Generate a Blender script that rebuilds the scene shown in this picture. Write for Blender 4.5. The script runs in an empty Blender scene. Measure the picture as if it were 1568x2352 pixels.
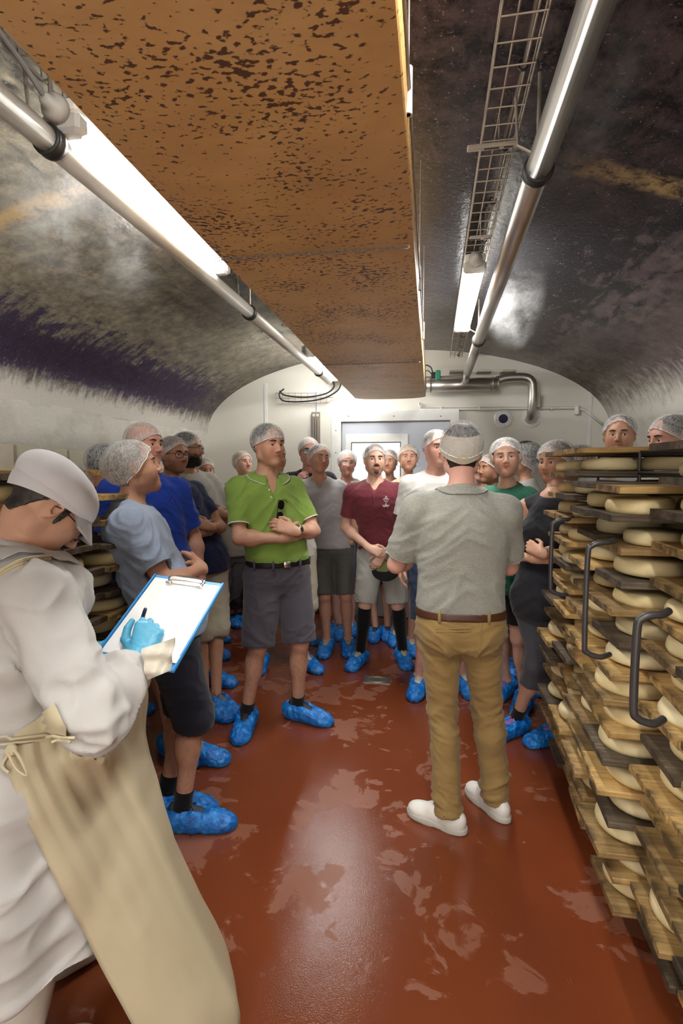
import bpy, math, random, numpy as np
from mathutils import Vector, Matrix
from mathutils.bvhtree import BVHTree
C = bpy.context.scene.collection
random.seed(7); RNG = np.random.default_rng(11)

# ---------------------------------------------------------------- camera
F = 1200.0; CH = 1.57
PITCH = math.atan(96 / F); YAW = math.atan(211 / F * math.cos(PITCH))
cam_data = bpy.data.cameras.new('camera'); cam = bpy.data.objects.new('camera', cam_data); C.objects.link(cam)
cam_data.sensor_fit = 'VERTICAL'; cam_data.sensor_height = 36; cam_data.lens = F * 36 / 2352
cam_data.clip_start = 0.03
cam.location = (0, 0, CH); cam.rotation_euler = (math.pi / 2 - PITCH, 0, YAW)
bpy.context.scene.camera = cam
# ---------------------------------------------------------------- world and exposure
w = bpy.data.worlds.new('world'); bpy.context.scene.world = w; w.use_nodes = True
w.node_tree.nodes['Background'].inputs[0].default_value = (0.85, 0.9, 1, 1)
w.node_tree.nodes['Background'].inputs[1].default_value = 0.35
vs = bpy.context.scene.view_settings
vs.view_transform = 'Standard'; vs.look = 'None'; vs.gamma = 1; vs.use_curve_mapping = False
vs.exposure = 0.45
TUBE_W = 62.0      # radiance of the fluorescent tubes
ar = bpy.data.lights.new('added_fill_light', 'AREA'); ar.shape = 'RECTANGLE'; ar.size = 1.6; ar.size_y = 2.0; ar.energy = 35; ar.color = (1, .96, .88)
ao = bpy.data.objects.new('added_fill_light', ar); C.objects.link(ao); ao.location = (-.35, -2.5, 1.15); ao.rotation_euler = (math.radians(97), 0, 0)   # unseen fill light added behind the viewpoint, the front wall has no opening
bpy.context.scene.cycles.max_bounces = 8
bpy.context.scene.cycles.diffuse_bounces = 4
bpy.context.scene.cycles.transparent_max_bounces = 24
bpy.context.scene.cycles.volume_step_rate = 2.0

RC = np.array(Matrix.Rotation(YAW, 3, 'Z') @ Matrix.Rotation(math.pi / 2 - PITCH, 3, 'X'))
def ray(x, y): return RC @ np.array([(x - 784) / F, -(y - 1176) / F, -1.0])
def at(x, y, Y):
    d = ray(x, y); return np.array([0, 0, CH]) + d * Y / d[1]
def fl(x, y, z=0.0):
    d = ray(x, y); return np.array([0, 0, CH]) + d * ((z - CH) / d[2])

# ---------------------------------------------------------------- object helpers
def tag(o, label=None, cat=None, group=None, kind=None):
    if label: o['label'] = label
    if cat: o['category'] = cat
    if group: o['group'] = group
    if kind: o['kind'] = kind
    return o
def empty(name, loc, label, cat, group=None, rz=0):
    o = bpy.data.objects.new(name, None); C.objects.link(o); o.location = [float(v) for v in loc]
    o.rotation_euler = (0, 0, rz); o.empty_display_size = .05
    return tag(o, label, cat, group)
def mesh(name, V, Fc, mat=None, smooth=True):
    me = bpy.data.meshes.new(name)
    V = np.asarray(V, np.float32).reshape(-1, 3)
    if isinstance(Fc, np.ndarray):
        n = len(Fc); k = Fc.shape[1]
        me.vertices.add(len(V)); me.vertices.foreach_set('co', V.ravel())
        me.loops.add(n * k); me.loops.foreach_set('vertex_index', Fc.astype(np.int32).ravel())
        me.polygons.add(n); me.polygons.foreach_set('loop_start', np.arange(0, n * k, k, dtype=np.int32))
        me.update(calc_edges=True)
    else:
        me.from_pydata([tuple(map(float, v)) for v in V], [], [tuple(int(i) for i in f) for f in Fc])
    if smooth: me.polygons.foreach_set('use_smooth', np.ones(len(me.polygons), bool))
    if mat: me.materials.append(mat)
    me.update(); return me
def link(name, me, parent=None, loc=None):
    o = bpy.data.objects.new(name, me); C.objects.link(o)
    if parent is not None: o.parent = parent
    if loc is not None: o.location = [float(v) for v in loc]
    return o
class MB:
    """collects simple shapes into one mesh"""
    def __init__(s): s.V = []; s.F = []
    def add(s, V, Fc):
        b = len(s.V); s.V += [tuple(map(float, v)) for v in V]; s.F += [tuple(i + b for i in f) for f in Fc]; return s
    def box(s, lo, hi, M=None, bev=0.0):
        x0, y0, z0 = lo; x1, y1, z1 = hi
        if bev > 0:
            b = bev; V = []; 
            for zz, ins in ((z0, b), (z0 + b, 0), (z1 - b, 0), (z1, b)):
                for x, y in ((x0 + b, y0), (x1 - b, y0), (x1, y0 + b), (x1, y1 - b), (x1 - b, y1), (x0 + b, y1), (x0, y1 - b), (x0, y0 + b)):
                    cx, cy = (x0 + x1) / 2, (y0 + y1) / 2
                    V.append((x + (ins if x < cx else -ins), y + (ins if y < cy else -ins), zz))
            Fc = [tuple(range(7, -1, -1)), tuple(range(24, 32))]
            for r in range(3):
                for i in range(8):
                    j = (i + 1) % 8; Fc.append((r * 8 + i, r * 8 + j, r * 8 + 8 + j, r * 8 + 8 + i))
        else:
            V = [(x, y, z) for z in (z0, z1) for x, y in ((x0, y0), (x1, y0), (x1, y1), (x0, y1))]
            Fc = [(3, 2, 1, 0), (4, 5, 6, 7), (0, 1, 5, 4), (1, 2, 6, 5), (2, 3, 7, 6), (3, 0, 4, 7)]
        if M is not None: V = [tuple(M @ Vector(v)) for v in V]
        return s.add(V, Fc)
    def tube(s, P, r, n=10, closed=False, cap=True, radii=None):
        P = [np.array(p, float) for p in P]; m = len(P); base = len(s.V)
        T = []
        for i in range(m):
            a = P[(i - 1) % m] if (closed or i > 0) else P[i]; b = P[(i + 1) % m] if (closed or i < m - 1) else P[i]
            t = b - a; T.append(t / (np.linalg.norm(t) + 1e-9))
        up = np.array([0, 0, 1.]) if abs(T[0][2]) < .9 else np.array([1., 0, 0])
        u = np.cross(T[0], up); u /= np.linalg.norm(u); V = []
        for i in range(m):
            u = u - T[i] * np.dot(u, T[i]); u /= np.linalg.norm(u) + 1e-9; v = np.cross(T[i], u)
            rr = radii[i] if radii is not None else r
            for k in range(n):
                a = 2 * math.pi * k / n; V.append(P[i] + rr * (math.cos(a) * u + math.sin(a) * v))
        Fc = []
        for i in range(m if closed else m - 1):
            for k in range(n):
                a = i * n + k; b = i * n + (k + 1) % n; c = ((i + 1) % m) * n + (k + 1) % n; d = ((i + 1) % m) * n + k
                Fc.append((a, b, c, d))
        if cap and not closed: Fc += [tuple(range(n - 1, -1, -1)), tuple((m - 1) * n + k for k in range(n))]
        return s.add(V, Fc)
    def lathe(s, prof, n=24, M=None):
        V = []; Fc = []; m = len(prof)
        for r, z in prof:
            for k in range(n):
                a = 2 * math.pi * k / n; V.append((r * math.cos(a), r * math.sin(a), z))
        for i in range(m - 1):
            for k in range(n):
                Fc.append((i * n + k, i * n + (k + 1) % n, (i + 1) * n + (k + 1) % n, (i + 1) * n + k))
        Fc += [tuple(range(n - 1, -1, -1)), tuple((m - 1) * n + k for k in range(n))]
        if M is not None: V = [tuple(M @ Vector(v)) for v in V]
        return s.add(V, Fc)
    def build(s, name, mat, parent=None, smooth=False, loc=None):
        return link(name, mesh(name, s.V, s.F, mat, smooth), parent, loc)
def frame(o, x, y, z):
    M = Matrix.Identity(4)
    for i, c in enumerate((x, y, z, o)):
        for j in range(3): M[j][i] = float(c[j])
    return M
def unit(v): v = np.array(v, float); return v / (np.linalg.norm(v) + 1e-12)
def smooth_path(P, n=6):
    P = [np.array(p, float) for p in P]; out = []
    for i in range(len(P) - 1):
        p0 = P[max(i - 1, 0)]; p1 = P[i]; p2 = P[i + 1]; p3 = P[min(i + 2, len(P) - 1)]
        for k in range(n):
            t = k / n
            out.append(.5 * ((2 * p1) + (p2 - p0) * t + (2 * p0 - 5 * p1 + 4 * p2 - p3) * t * t + (3 * p1 - p0 - 3 * p2 + p3) * t ** 3))
    out.append(P[-1]); return out

# ---------------------------------------------------------------- materials
MATS = {}
class NB:
    def __init__(s, name):
        s.m = bpy.data.materials.new(name); s.m.use_nodes = True; s.t = s.m.node_tree; s.N = s.t.nodes
        s.bsdf = s.N['Principled BSDF']; s.out = s.N['Material Output']; s._tc = None
    def n(s, t, ins=None, **kw):
        x = s.N.new(t)
        for k, v in kw.items(): setattr(x, k, v)
        for k, v in (ins or {}).items():
            if hasattr(v, 'is_output') or isinstance(v, bpy.types.NodeSocket): s.t.links.new(v, x.inputs[k])
            else: x.inputs[k].default_value = v
        return x
    def co(s, kind='Object'):
        if s._tc is None: s._tc = s.N.new('ShaderNodeTexCoord')
        return s._tc.outputs[kind]
    def map(s, scale=(1, 1, 1), src=None, rot=(0, 0, 0)):
        return s.n('ShaderNodeMapping', {'Vector': src or s.co(), 'Scale': scale, 'Rotation': rot}).outputs[0]
    def noise(s, scale, src=None, detail=4, rough=.55, dist=0.0):
        return s.n('ShaderNodeTexNoise', {'Vector': src or s.co(), 'Scale': scale, 'Detail': detail, 'Roughness': rough, 'Distortion': dist}).outputs['Fac']
    def ramp(s, fac, stops, interp='LINEAR'):
        r = s.n('ShaderNodeValToRGB', {'Fac': fac}); cr = r.color_ramp; cr.interpolation = interp
        while len(cr.elements) < len(stops): cr.elements.new(.5)
        for e, (p, c) in zip(cr.elements, stops):
            e.position = p; e.color = tuple(c) + (1,) if len(c) == 3 else c
        return r.outputs[0]
    def rampv(s, fac, a, b, v0=0., v1=1.):
        return s.n('ShaderNodeMapRange', {'Value': fac, 'From Min': a, 'From Max': b, 'To Min': v0, 'To Max': v1}).outputs[0]
    def math(s, op, a, b=0.0):
        return s.n('ShaderNodeMath', {0: a, 1: b}, operation=op).outputs[0]
    def mix(s, f, a, b, blend='MIX'):
        x = s.N.new('ShaderNodeMix'); x.data_type = 'RGBA'; x.blend_type = blend
        for i, v in ((0, f), (6, a), (7, b)):
            if isinstance(v, bpy.types.NodeSocket): s.t.links.new(v, x.inputs[i])
            elif i == 0: x.inputs[0].default_value = v
            else: x.inputs[i].default_value = tuple(v) + (1,) if len(v) == 3 else v
        return x.outputs[2]
    def bump(s, h, strength=.3, dist=.01, normal=None):
        ins = {'Height': h, 'Strength': strength, 'Distance': dist}
        if normal: ins['Normal'] = normal
        return s.n('ShaderNodeBump', ins).outputs[0]
    def set(s, **kw):
        names = dict(col='Base Color', rough='Roughness', metal='Metallic', spec='Specular IOR Level', normal='Normal', alpha='Alpha',
                     coat='Coat Weight', coatr='Coat Roughness', sss='Subsurface Weight', emc='Emission Color', ems='Emission Strength', sheen='Sheen Weight', trans='Transmission Weight')
        for k, v in kw.items():
            i = s.bsdf.inputs[names[k]]
            if isinstance(v, bpy.types.NodeSocket): s.t.links.new(v, i)
            elif k in ('col', 'emc'): i.default_value = tuple(v) + (1,) if len(v) == 3 else v
            else: i.default_value = v
        return s.m
def srgb(h):
    h = h.lstrip('#'); c = [int(h[i:i + 2], 16) / 255 for i in (0, 2, 4)]
    return tuple(((x + .055) / 1.055) ** 2.4 if x > .04045 else x / 12.92 for x in c)
def plain(name, col, rough=.5, metal=0., bump=0., bscale=60, var=.12):
    if name in MATS: return MATS[name]
    b = NB(name); nz = b.noise(bscale / 6, detail=3)
    c = b.mix(nz, tuple(x * (1 - var) for x in col), tuple(min(1, x * (1 + var)) for x in col))
    b.set(col=c, rough=rough, metal=metal)
    if bump: b.set(normal=b.bump(b.noise(bscale), bump, .003))
    MATS[name] = b.m; return b.m
def fabric(name, col, rough=.85, weave=260, fold=.35, mottled=0.0, sheen=.15):
    if name in MATS: return MATS[name]
    b = NB(name)
    big = b.noise(9, src=b.map((1, 1, .6)), detail=3, rough=.5, dist=.8)
    c = b.mix(big, tuple(x * .9 for x in col), tuple(min(1, x * 1.08) for x in col))
    if mottled:
        f = b.noise(weave, src=b.map((.35, .35, 1)), detail=2)
        c = b.mix(b.rampv(f, .4, .6, 0, mottled), c, tuple(min(1, x * .55) for x in col))
    n1 = b.bump(b.noise(weave, detail=2), .25, .0012)
    n2 = b.bump(b.noise(14, src=b.map((1, 1, 1.6)), detail=4, rough=.6, dist=1.4), fold, .012, n1)
    b.set(col=c, rough=rough, normal=n2, sheen=sheen, spec=.25)
    MATS[name] = b.m; return b.m
def skin(name, col):
    if name in MATS: return MATS[name]
    b = NB(name)
    nz = b.noise(28, detail=4); c = b.mix(nz, tuple(x * .86 for x in col), tuple(min(1, x * 1.1) for x in col))
    c = b.mix(b.rampv(b.noise(11, detail=2), .5, .75, 0, .35), c, (col[0] * 1.0, col[1] * .72, col[2] * .66))
    vc = b.n('ShaderNodeVertexColor', layer_name='Col').outputs['Color']
    c = b.mix(1.0, c, vc, 'MULTIPLY')
    b.set(col=c, rough=.48, sss=.12, spec=.4, normal=b.bump(b.noise(180, detail=3), .12, .002))
    b.bsdf.inputs['Subsurface Radius'].default_value = (.9, .35, .2); b.bsdf.inputs['Subsurface Scale'].default_value = .006
    MATS[name] = b.m; return b.m
# ---------------------------------------------------------------- signed distance modelling (numpy)
_L = RNG.random((64, 64, 64)).astype(np.float32)
def vnoise(P, s=1.0):
    P = np.asarray(P, np.float32) * s + 100; i = np.floor(P).astype(np.int32); f = P - i; f = f * f * (3 - 2 * f)
    i0 = i & 63; i1 = (i + 1) & 63
    x0, y0, z0 = i0[:, 0], i0[:, 1], i0[:, 2]; x1, y1, z1 = i1[:, 0], i1[:, 1], i1[:, 2]
    fx, fy, fz = f[:, 0], f[:, 1], f[:, 2]
    def L(a, b, t): return a + (b - a) * t
    return L(L(L(_L[x0, y0, z0], _L[x1, y0, z0], fx), L(_L[x0, y1, z0], _L[x1, y1, z0], fx), fy),
             L(L(_L[x0, y0, z1], _L[x1, y0, z1], fx), L(_L[x0, y1, z1], _L[x1, y1, z1], fx), fy), fz) * 2 - 1
def surface_nets(Fd, lo, h):
    ins = Fd < 0; n = np.array(Fd.shape)
    act = np.zeros(n - 1, bool); c8 = [ins[dx:n[0] - 1 + dx, dy:n[1] - 1 + dy, dz:n[2] - 1 + dz] for dx in (0, 1) for dy in (0, 1) for dz in (0, 1)]
    s = np.zeros(n - 1, np.int8)
    for c in c8: s += c
    act = (s > 0) & (s < 8); idx = np.argwhere(act)
    if len(idx) == 0: return np.zeros((0, 3)), np.zeros((0, 4), int)
    vid = -np.ones(n - 1, np.int64); vid[act] = np.arange(len(idx))
    cor = [(dx, dy, dz) for dx in (0, 1) for dy in (0, 1) for dz in (0, 1)]
    val = {c: Fd[idx[:, 0] + c[0], idx[:, 1] + c[1], idx[:, 2] + c[2]] for c in cor}
    acc = np.zeros((len(idx), 3)); cnt = np.zeros(len(idx))
    for a in cor:
        for ax in range(3):
            if a[ax] == 0:
                b = list(a); b[ax] = 1; b = tuple(b); va, vb = val[a], val[b]; m = (va < 0) != (vb < 0)
                t = np.where(m, va / np.where(m, va - vb, 1), 0)
                p = np.tile(np.array(a, float), (len(idx), 1)); p[:, ax] += t
                acc[m] += p[m]; cnt[m] += 1
    V = (idx + acc / cnt[:, None]) * h + lo
    Q = []
    for ax in range(3):
        o1, o2 = [(1, 2), (2, 0), (0, 1)][ax]
        sl0 = [slice(None)] * 3; sl1 = [slice(None)] * 3
        sl0[ax] = slice(0, n[ax] - 1); sl1[ax] = slice(1, n[ax])
        for o in (o1, o2): sl0[o] = slice(1, n[o] - 1); sl1[o] = slice(1, n[o] - 1)
        a = ins[tuple(sl0)]; b = ins[tuple(sl1)]
        for flip, m in ((False, a & ~b), (True, ~a & b)):
            e = np.argwhere(m)
            if len(e) == 0: continue
            e[:, o1] += 1; e[:, o2] += 1
            def g(d1, d2):
                q = e.copy(); q[:, o1] += d1; q[:, o2] += d2; return vid[q[:, 0], q[:, 1], q[:, 2]]
            q = np.stack([g(-1, -1), g(0, -1), g(0, 0), g(-1, 0)], 1)
            Q.append(q[:, ::-1] if flip else q)
    Q = np.concatenate(Q); Q = Q[(Q >= 0).all(1)]
    return V, Q
def cone(a, b, ra, rb, k=.02, flat=None, clips=(), op='u'):
    """tapered capsule; flat = (axis, factor) squeezes the section; clips = [(point, normal)] keeps the side the normal points away from"""
    a = np.array(a, float); b = np.array(b, float); ba = b - a; L2 = ba @ ba + 1e-12; R = max(ra, rb)
    def f(x, y, z):
        px, py, pz = x - a[0], y - a[1], z - a[2]
        t = np.clip((px * ba[0] + py * ba[1] + pz * ba[2]) / L2, 0, 1)
        qx, qy, qz = px - t * ba[0], py - t * ba[1], pz - t * ba[2]
        if flat is not None:
            ax, fc = flat; ax = unit(ax); d = qx * ax[0] + qy * ax[1] + qz * ax[2]; g = (1 / fc - 1)
            qx, qy, qz = qx + d * g * ax[0], qy + d * g * ax[1], qz + d * g * ax[2]
        r = np.sqrt(qx * qx + qy * qy + qz * qz) - (ra + (rb - ra) * t)
        return r * (flat[1] if flat is not None and flat[1] < 1 else 1)
    m = R + k + .02
    return dict(f=f, lo=np.minimum(a, b) - m, hi=np.maximum(a, b) + m, k=k, clips=list(clips), op=op)
def ell(c, r, k=.02, M=None, clips=(), op='u'):
    c = np.array(c, float); r = np.array(r, float); A = None if M is None else np.array(M).T
    def f(x, y, z):
        px, py, pz = x - c[0], y - c[1], z - c[2]
        if A is not None:
            px, py, pz = (A[0, 0] * px + A[0, 1] * py + A[0, 2] * pz, A[1, 0] * px + A[1, 1] * py + A[1, 2] * pz, A[2, 0] * px + A[2, 1] * py + A[2, 2] * pz)
        k0 = np.sqrt((px / r[0]) ** 2 + (py / r[1]) ** 2 + (pz / r[2]) ** 2)
        k1 = np.sqrt((px / r[0] ** 2) ** 2 + (py / r[1] ** 2) ** 2 + (pz / r[2] ** 2) ** 2) + 1e-6
        return k0 * (k0 - 1) / k1
    m = r.max() + k + .02 if M is not None else r + k + .02
    return dict(f=f, lo=c - m, hi=c + m, k=k, clips=list(clips), op=op)
def prof(Z, A, B, CX, CY, off=0., n=2.4, k=.03, clips=(), fn=None, op='u'):
    """stack of superellipse sections along z"""
    Z = np.array(Z, float); A = np.array(A, float) + off; B = np.array(B, float) + off; CX = np.array(CX, float); CY = np.array(CY, float)
    def f(x, y, z):
        zz = z + 0 * (0 if fn is None else 0)
        a = np.interp(zz, Z, A); b = np.interp(zz, Z, B); cx = np.interp(zz, Z, CX); cy = np.interp(zz, Z, CY)
        q = (np.abs((x - cx) / a) ** n + np.abs((y - cy) / b) ** n) ** (1 / n)
        d = (q - 1) * np.minimum(a, b)
        dz = np.maximum(Z[0] - z, z - Z[-1])
        return np.maximum(d, dz)
    W = A.max() + .06 + k; D = B.max() + .06 + k
    lo = np.array([CX.min() - W, CY.min() - D, Z[0] - .06]); hi = np.array([CX.max() + W, CY.max() + D, Z[-1] + .06])
    return dict(f=f, lo=lo, hi=hi, k=k, clips=list(clips), op=op)
def xprim(p, R, t, s=1.0):
    """put a primitive made in a local frame (rotation R columns = axes, origin t, scale s) into the body frame"""
    f0 = p['f']; A = np.array(R).T; t = np.array(t, float)
    def f(x, y, z):
        px, py, pz = x - t[0], y - t[1], z - t[2]
        return s * f0((A[0, 0] * px + A[0, 1] * py + A[0, 2] * pz) / s, (A[1, 0] * px + A[1, 1] * py + A[1, 2] * pz) / s, (A[2, 0] * px + A[2, 1] * py + A[2, 2] * pz) / s)
    cs = np.array([[a, b, c] for a in (p['lo'][0], p['hi'][0]) for b in (p['lo'][1], p['hi'][1]) for c in (p['lo'][2], p['hi'][2])]) * s @ A + t
    R_ = np.array(R)
    return dict(f=f, lo=cs.min(0), hi=cs.max(0), k=p['k'] * s, clips=[(R_ @ (np.array(c) * s) + t, R_ @ np.array(nn)) for c, nn in p['clips']], op=p['op'])
def evalf(prims, x, y, z, Fd=None, sl=None):
    for p in prims:
        if sl is not None:
            ax = []
            for i, c in enumerate((x, y, z)):
                c1 = c.ravel(); a = np.searchsorted(c1, p['lo'][i]); b = np.searchsorted(c1, p['hi'][i])
                ax.append(slice(a, b))
            if any(s.stop <= s.start for s in ax): continue
            X, Y, Z = x[ax[0]], y[:, ax[1]], z[:, :, ax[2]]; S = tuple(ax)
        else: X, Y, Z = x, y, z; S = Ellipsis
        d = p['f'](X, Y, Z)
        for c, nn in p['clips']:
            c = np.asarray(c, float); nn = unit(nn)
            d = np.maximum(d, (X - c[0]) * nn[0] + (Y - c[1]) * nn[1] + (Z - c[2]) * nn[2])
        k = max(p['k'], 1e-5); cur = Fd[S]
        if p['op'] == 'u':
            hh = np.maximum(k - np.abs(cur - d), 0) / k; Fd[S] = np.minimum(cur, d) - hh * hh * k * .25
        elif p['op'] == 's':
            d = -d; hh = np.maximum(k - np.abs(cur - d), 0) / k; Fd[S] = np.maximum(cur, d) + hh * hh * k * .25
    return Fd
def grid(prims, h, lo=None, hi=None):
    pos = [p for p in prims if p['op'] == 'u']
    L = np.min([p['lo'] for p in pos], 0); H = np.max([p['hi'] for p in pos], 0)
    if lo is not None: L = np.array(lo, float)
    if hi is not None: H = np.array(hi, float)
    n = np.maximum(4, np.ceil((H - L) / h).astype(int) + 1)
    x = (L[0] + h * np.arange(n[0])).astype(np.float32)[:, None, None]; y = (L[1] + h * np.arange(n[1])).astype(np.float32)[None, :, None]; z = (L[2] + h * np.arange(n[2])).astype(np.float32)[None, None, :]
    Fd = np.full(n, .3, np.float32)
    evalf(prims, x, y, z, Fd, True)
    return surface_nets(Fd, L, h)
def fat(prims, P):
    P = np.atleast_2d(P).astype(float); Fd = np.full(len(P), .3)
    return evalf(prims, P[:, 0], P[:, 1], P[:, 2], Fd)
def normals(V, Q):
    n = np.cross(V[Q[:, 2]] - V[Q[:, 0]], V[Q[:, 3]] - V[Q[:, 1]]); N = np.zeros_like(V)
    for i in range(4): np.add.at(N, Q[:, i], n)
    return N / (np.linalg.norm(N, axis=1)[:, None] + 1e-12)
def merge(parts):
    Vs, Qs, b = [], [], 0
    for V, Q in parts: Vs.append(V); Qs.append(Q + b); b += len(V)
    return np.concatenate(Vs), np.concatenate(Qs)
def folds(V, N, amp, sc=(9, 9, 16), seed=0., warp=.6, slant=0.):
    """cloth creases: ridged noise stretched across the body"""
    if amp == 0: return V
    S = np.array(sc, np.float32); Vs = V.copy(); Vs[:, 2] = Vs[:, 2] + slant * np.abs(V[:, 0]); P = Vs * S + seed
    W = np.stack([vnoise(P * .5 + 7), vnoise(P * .5 + 31), vnoise(P * .5 + 57)], 1)
    a = 1 - np.abs(vnoise(P + W * warp * 2)); b = 1 - np.abs(vnoise(P * 2.1 + W * warp * 3 + 13))
    c = vnoise(P * .45 + 77)
    d = amp * ((a ** 3 - .35) * (.6 + .6 * c) + .4 * (b ** 3 - .35) + .5 * c)
    return V + N * d[:, None]
# ---------------------------------------------------------------- people
def cap_mesh(rad, cen, zf, zs, zb, nu=48, nv=18, ruf=.0, nr=17, t0=0.0, seed=0., band=0.0, power=1.3, puff=0.0):
    """dome over the cranium in head axes: rows run from crown (t0=0) to the rim line"""
    V = []; UV = []
    for j in range(nv + 1):
        v = t0 + (1 - t0) * j / nv
        for i in range(nu):
            a = 2 * math.pi * i / nu; c = math.cos(a)
            zr = zs + (zf - zs) * c ** power if c > 0 else zs + (zb - zs) * (-c)
            tm = math.acos(max(-.999, min(.999, (zr - cen[2]) / rad[2])))
            th = tm * v; g = 1 + ruf * (math.sin(a * nr + seed + 2 * math.sin(3 * a)) * v * v + .5 * math.sin(a * 7 + seed * 2 + v * 5) * v)
            g += puff * math.sin(math.pi * v)
            V.append((cen[0] + rad[0] * g * math.sin(th) * math.sin(a), cen[1] + rad[1] * g * math.sin(th) * c, cen[2] + rad[2] * (g if v < .8 else 1 + (g - 1) * .6) * math.cos(th)))
            UV.append((i / nu, v))
    Fc = [(j * nu + i, (j + 1) * nu + i, (j + 1) * nu + (i + 1) % nu, j * nu + (i + 1) % nu) for j in range(nv) for i in range(nu)]
    return np.array(V), Fc, UV
def hand(wr, d, nrm, side, curl=(.35, .45, .35), spread=0., thumb=.3, sc=1., fist=None):
    d = unit(d); nrm = np.array(nrm, float); nrm = unit(nrm - d * (nrm @ d)); l = np.cross(nrm, d) * side; wr = np.array(wr, float)
    P = []; pts = [wr]
    offs = [.030, .010, -.010, -.028]; kd = [.088, .092, .086, .078]; ln = [.072, .080, .074, .058]; rr = [.0092, .0095, .0090, .0080]
    P.append(cone(wr - d * .02, wr + d * .03, .026 * sc, .024 * sc, k=.015, flat=(nrm, .72)))
    for i in range(4):
        kn = wr + (d * kd[i] + l * offs[i] * .95) * sc
        P.append(cone(wr + (d * .012 + l * offs[i] * .5) * sc, kn, .0155 * sc, .0125 * sc, k=.014 * sc))
        q = kn; ang = 0; di = unit(d + l * offs[i] * spread * 10)
        cl = curl if not isinstance(curl[0], (list, tuple)) else curl[i]
        for j, fr in enumerate((.45, .31, .24)):
            ang += cl[j]; dd = di * math.cos(ang) - nrm * math.sin(ang); q2 = q + dd * ln[i] * fr * sc
            P.append(cone(q, q2, (rr[i] - .0008 * j) * sc, (rr[i] - .0008 * (j + 1)) * sc, k=.0035 if j or 1 else .01)); q = q2; pts.append(q2)
    q = wr + (d * .018 + l * .020 - nrm * .006) * sc
    t1 = unit(d * .7 + l * .8 - nrm * thumb); q2 = q + t1 * .045 * sc; P.append(cone(q, q2, .0155 * sc, .0115 * sc, k=.012))
    t2 = unit(d * .95 + l * (.45 - thumb * .9) - nrm * thumb); q3 = q2 + t2 * .032 * sc; P.append(cone(q2, q3, .0112 * sc, .0100 * sc, k=.004))
    t3 = unit(d * .95 + l * (.25 - thumb * 1.3) - nrm * thumb * 1.2); q4 = q3 + t3 * .024 * sc; P.append(cone(q3, q4, .0100 * sc, .0082 * sc, k=.003)); pts += [q2, q4]
    pts = np.array(pts); return P, pts.min(0) - .022, pts.max(0) + .022
ARMS = {  # elbow, wrist, hand direction, back-of-hand normal, curl   (right arm, +x; mirrored for the left)
    'down': ((.245, -.03, 1.13), (.26, .05, .885), (0, .12, -1), (1, -.1, 0), (.3, .35, .25)),
    'cross_in': ((.228, .085, 1.14), (.005, .195, 1.145), (-1, -.12, .12), (.1, .8, -.3), (.2, .2, .15)),
    'cross_out': ((.228, .085, 1.155), (.03, .235, 1.185), (-1, -.45, .42), (-.1, .9, .3), (.5, .5, .4)),
    'clasp_hi': ((.265, .0, 1.12), (.055, .205, .985), (-.9, .12, -.35), (.1, .9, .45), (.45, .7, .5)),
    'clasp_lo': ((.265, .0, 1.10), (.045, .185, .935), (-.55, .15, -.85), (.2, 1, .1), (.45, .6, .4)),
    'pocket': ((.285, -.07, 1.14), (.215, .06, .945), (-.25, .12, -1), (1, .2, 0), (.3, .3, .3)),
    'chin': ((.20, .19, 1.16), (.085, .165, 1.375), (-.45, .05, .85), (.5, .8, .1), (.6, .9, .6)),
    'gesture': ((.28, .03, 1.15), (.15, .26, 1.18), (-.5, .8, .2), (.5, .2, .8), (.35, .4, .3)),
    'front': ((.24, .05, 1.12), (.09, .27, 1.10), (-.7, .7, .1), (.2, .4, .9), (.4, .5, .4)),
}
TORSO = {
    'm': ([.80, .86, .94, 1.02, 1.12, 1.22, 1.31, 1.38, 1.43, 1.465, 1.49], [.135, .165, .170, .155, .152, .164, .176, .176, .155, .105, .06],
          [.09, .112, .116, .108, .106, .114, .118, .112, .095, .072, .055]),
    'f': ([.80, .86, .94, 1.02, 1.12, 1.22, 1.31, 1.38, 1.43, 1.465, 1.49], [.14, .172, .170, .140, .128, .138, .150, .152, .135, .09, .052],
          [.09, .112, .114, .098, .092, .100, .106, .100, .085, .064, .048])}
HAIRC = dict(black='1a1614', dark='2b211b', brown='4a3524', grey='77726c', white='b5b1aa', blonde='a5895c')
class Obj: pass
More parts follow.
